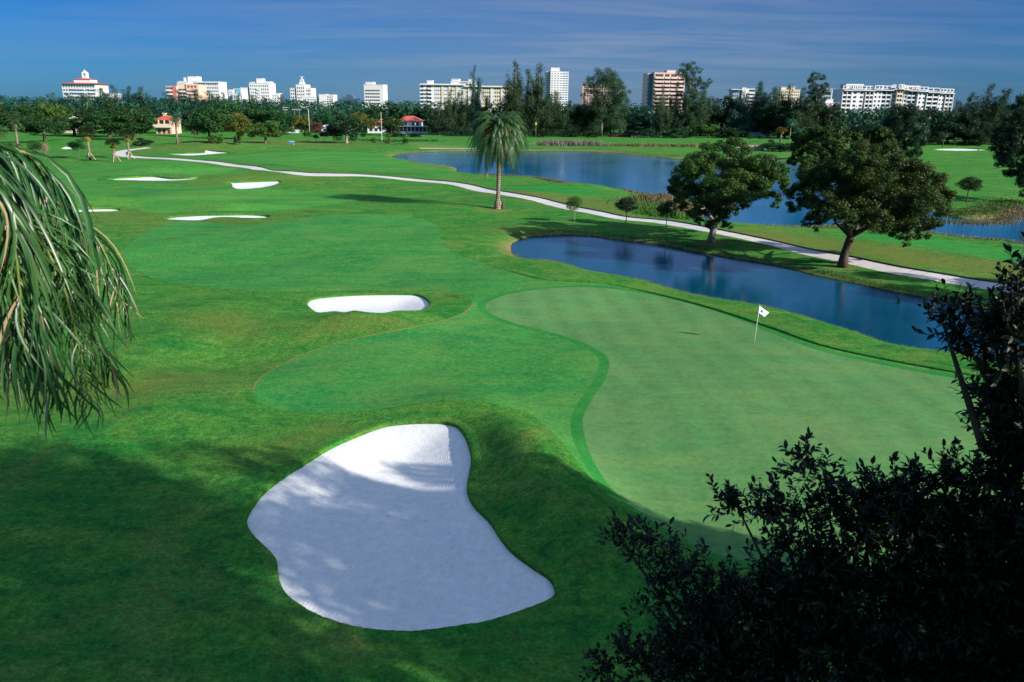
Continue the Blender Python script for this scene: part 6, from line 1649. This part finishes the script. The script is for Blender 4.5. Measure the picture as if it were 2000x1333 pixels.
near_frond([(-430,250,3.3),(-200,280,3.9),(-50,330,4.0),(60,420,4.0),(120,520,4.0),(172,640,4.0),(222,735,4.0)], .46, 60, .0115, 7, sag=1.0, dead=.12)
near_frond([(-430,250,3.3),(-260,330,3.4),(-100,400,3.5),(0,500,3.5),(55,650,3.5),(100,770,3.5)], .44, 60, .0125, 8, sag=.9, dead=.10)
near_frond([(-430,250,3.3),(-260,250,3.5),(-110,262,3.6),(-20,300,3.6),(18,380,3.6),(40,470,3.6)], .55, 46, .013, 9, sag=1.2, dead=.05)

# ---------------------------------------------------------------- foreground fig tree, bottom right
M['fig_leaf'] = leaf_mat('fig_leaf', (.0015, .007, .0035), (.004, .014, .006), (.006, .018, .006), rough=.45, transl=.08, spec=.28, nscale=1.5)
FL = [(1990,525,18,5.2),(1996,578,22,5.2),(1842,632,22,5.4),(1880,655,32,5.4),(1935,640,36,5.2),(1985,668,48,5.0),(1925,705,30,5.3),(1893,700,20,5.4),(1985,750,40,5.1),(1925,772,22,5.4),(1955,800,30,5.2),(1918,812,16,5.4),(1990,842,46,5.0),(1945,885,24,5.2),(1935,850,14,5.4),(2000,915,40,5.1),(2000,800,30,5.0),(1990,615,28,5.1),
 (1556,898,17,5.6),(1582,915,22,5.6),(1606,944,20,5.6),(1412,980,15,5.9),(1440,990,24,5.8),(1482,1002,26,5.8),(1522,1012,30,5.7),(1570,1000,32,5.6),(1640,985,34,5.5),(1700,978,34,5.5),(1690,1040,58,5.4),(1752,962,30,5.5),(1795,948,26,5.4),(1848,948,32,5.4),(1900,962,34,5.3),(1962,945,46,5.1),(1780,1030,58,5.3),(1880,1040,68,5.2),(1850,1120,55,5.2),(1765,1105,48,5.3),(1930,1120,55,5.1),(1970,1050,70,5.1),
 (1600,1085,46,5.5),(1540,1062,30,5.7),(1640,1150,68,5.4),(1505,1120,30,5.8),(1205,1046,14,6.4),(1232,1056,20,6.4),(1272,1068,22,6.3),(1308,1090,24,6.2),(1350,1120,28,6.1),(1240,1092,16,6.4),(1400,1148,38,6.0),(1300,1140,26,6.2),(1470,1185,56,5.8),(1550,1180,60,5.6),(1345,1195,40,6.1),(1400,1235,58,5.9),(1270,1190,18,6.3),(1222,1262,22,6.2),(1262,1300,40,6.1),(1335,1290,56,5.9),(1425,1310,70,5.7),(1525,1285,80,5.6),(1640,1262,80,5.4),(1760,1180,80,5.3),(1880,1180,90,5.2),(1985,1180,85,5.1),(1750,1305,85,5.3),(1880,1310,85,5.2),(1995,1310,85,5.1),(1196,1312,24,6.2),(2080,900,90,4.9),(2090,1080,100,4.9),(2080,1260,100,4.9),(1500,1390,80,5.6),(1700,1400,90,5.4),(1900,1400,90,5.2)]
fb = np.array([3.9, 6.4, 0]); fb[2] = hz(fb[0], fb[1])
fig = thing('fig_tree', 'near black glossy-leaved tree filling the lower right corner', 'tree', fb)
rg = np.random.default_rng(88)
LV = []; tw = MB(); mainb = MB()
fork = np.array([3.9, 6.3, 6.2])
mainb.tube([np.array([0, 0, -.3]), np.array([.05, 0, 2.5]), np.array([0, -.1, 4.8]), fork-fb], [.42, .30, .27, .24], 14)
mainb.tube([fork-fb, (fork+at_y(2085, 930, 4.95))/2-fb, at_y(2085, 930, 4.95)-fb], [.16, .12, .09], 8, cap=False)
allC = []; allT = []; allN = []; allS = []
for (x, y, r, Y) in FL:
    c = at_y(x, y, Y); k = (c-CAM)@cF; R = r/FPX*k
    fk = at_y(2085, 930, 4.95) if y < 880 else fork
    m_ = (fk+c)/2+np.array([0, 0, -.25])+rg.normal(0, .12, 3)
    if r >= 28 or rg.random() < .5: mainb.tube([fk-fb, m_-fb, c-fb], [.07, .035, .008], 6, cap=False)
    nt_ = int(max(6, r*r*(.028 if r >= 56 else .021)))
    for q in range(nt_):
        d = unit(rg.normal(0, 1, 3)); s0 = c+d*R*rg.uniform(.0, .75)
        dirt = unit(d*.8+unit(c-fork)*.6+np.array([0, 0, .25])+rg.normal(0, .3, 3)); L_ = rg.uniform(.16, .30)*min(1, .55+r/60)
        e = s0+dirt*L_; tw.tube([s0-fb, e-fb], [.004, .002], 3, cap=False)
        nl_ = rg.integers(9, 15)
        for j in range(nl_):
            t = (j+.5)/nl_; P = s0+dirt*L_*t; S = unit(np.cross(dirt, rg.normal(0, 1, 3)))
            T = unit(S*.9+dirt*.7*(.4+t)+np.array([0, 0, -.1])); N = unit(np.cross(T, np.cross(np.array([0, 0, 1.]), T))+rg.normal(0, .45, 3))
            allC.append(P); allT.append(T); allN.append(N); allS.append(rg.uniform(.045, .082))
C = np.array(allC)-fb; T = unit(np.array(allT)); N = np.array(allN); N = unit(N-(N*T).sum(1)[:, None]*T); B = np.cross(N, T); s = np.array(allS)[:, None]
w = s*.21; f_ = N*s*.07
Vl = np.stack([C, C+T*s*.3-B*w*.9+f_, C+T*s*.68-B*w*.8+f_, C+T*s-N*s*.06, C+T*s*.68+B*w*.8+f_, C+T*s*.3+B*w*.9+f_, C+T*s*.3, C+T*s*.68], 1)
b_ = (np.arange(len(C))*8)[:, None]
Fl = np.concatenate([b_+np.array([[0, 6, 1, 1]])[:, :4], b_+np.array([[1, 6, 7, 2]]), b_+np.array([[2, 7, 3, 3]]), b_+np.array([[0, 5, 6, 6]]), b_+np.array([[5, 4, 7, 6]]), b_+np.array([[4, 3, 7, 7]])])
tri = Fl[:, 2] == Fl[:, 3]
faces = [tuple(q[:3]) for q in Fl[tri].tolist()]+[tuple(q) for q in Fl[~tri].tolist()]
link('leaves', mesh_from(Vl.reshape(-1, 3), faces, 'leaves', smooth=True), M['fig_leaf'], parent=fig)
mainb.build('trunk', M['bark_dark'], fig, smooth=True); tw.build('twigs', M['bark_dark'], fig)
print('fig leaves', len(C), 'built', round(time.time()-T0, 1))
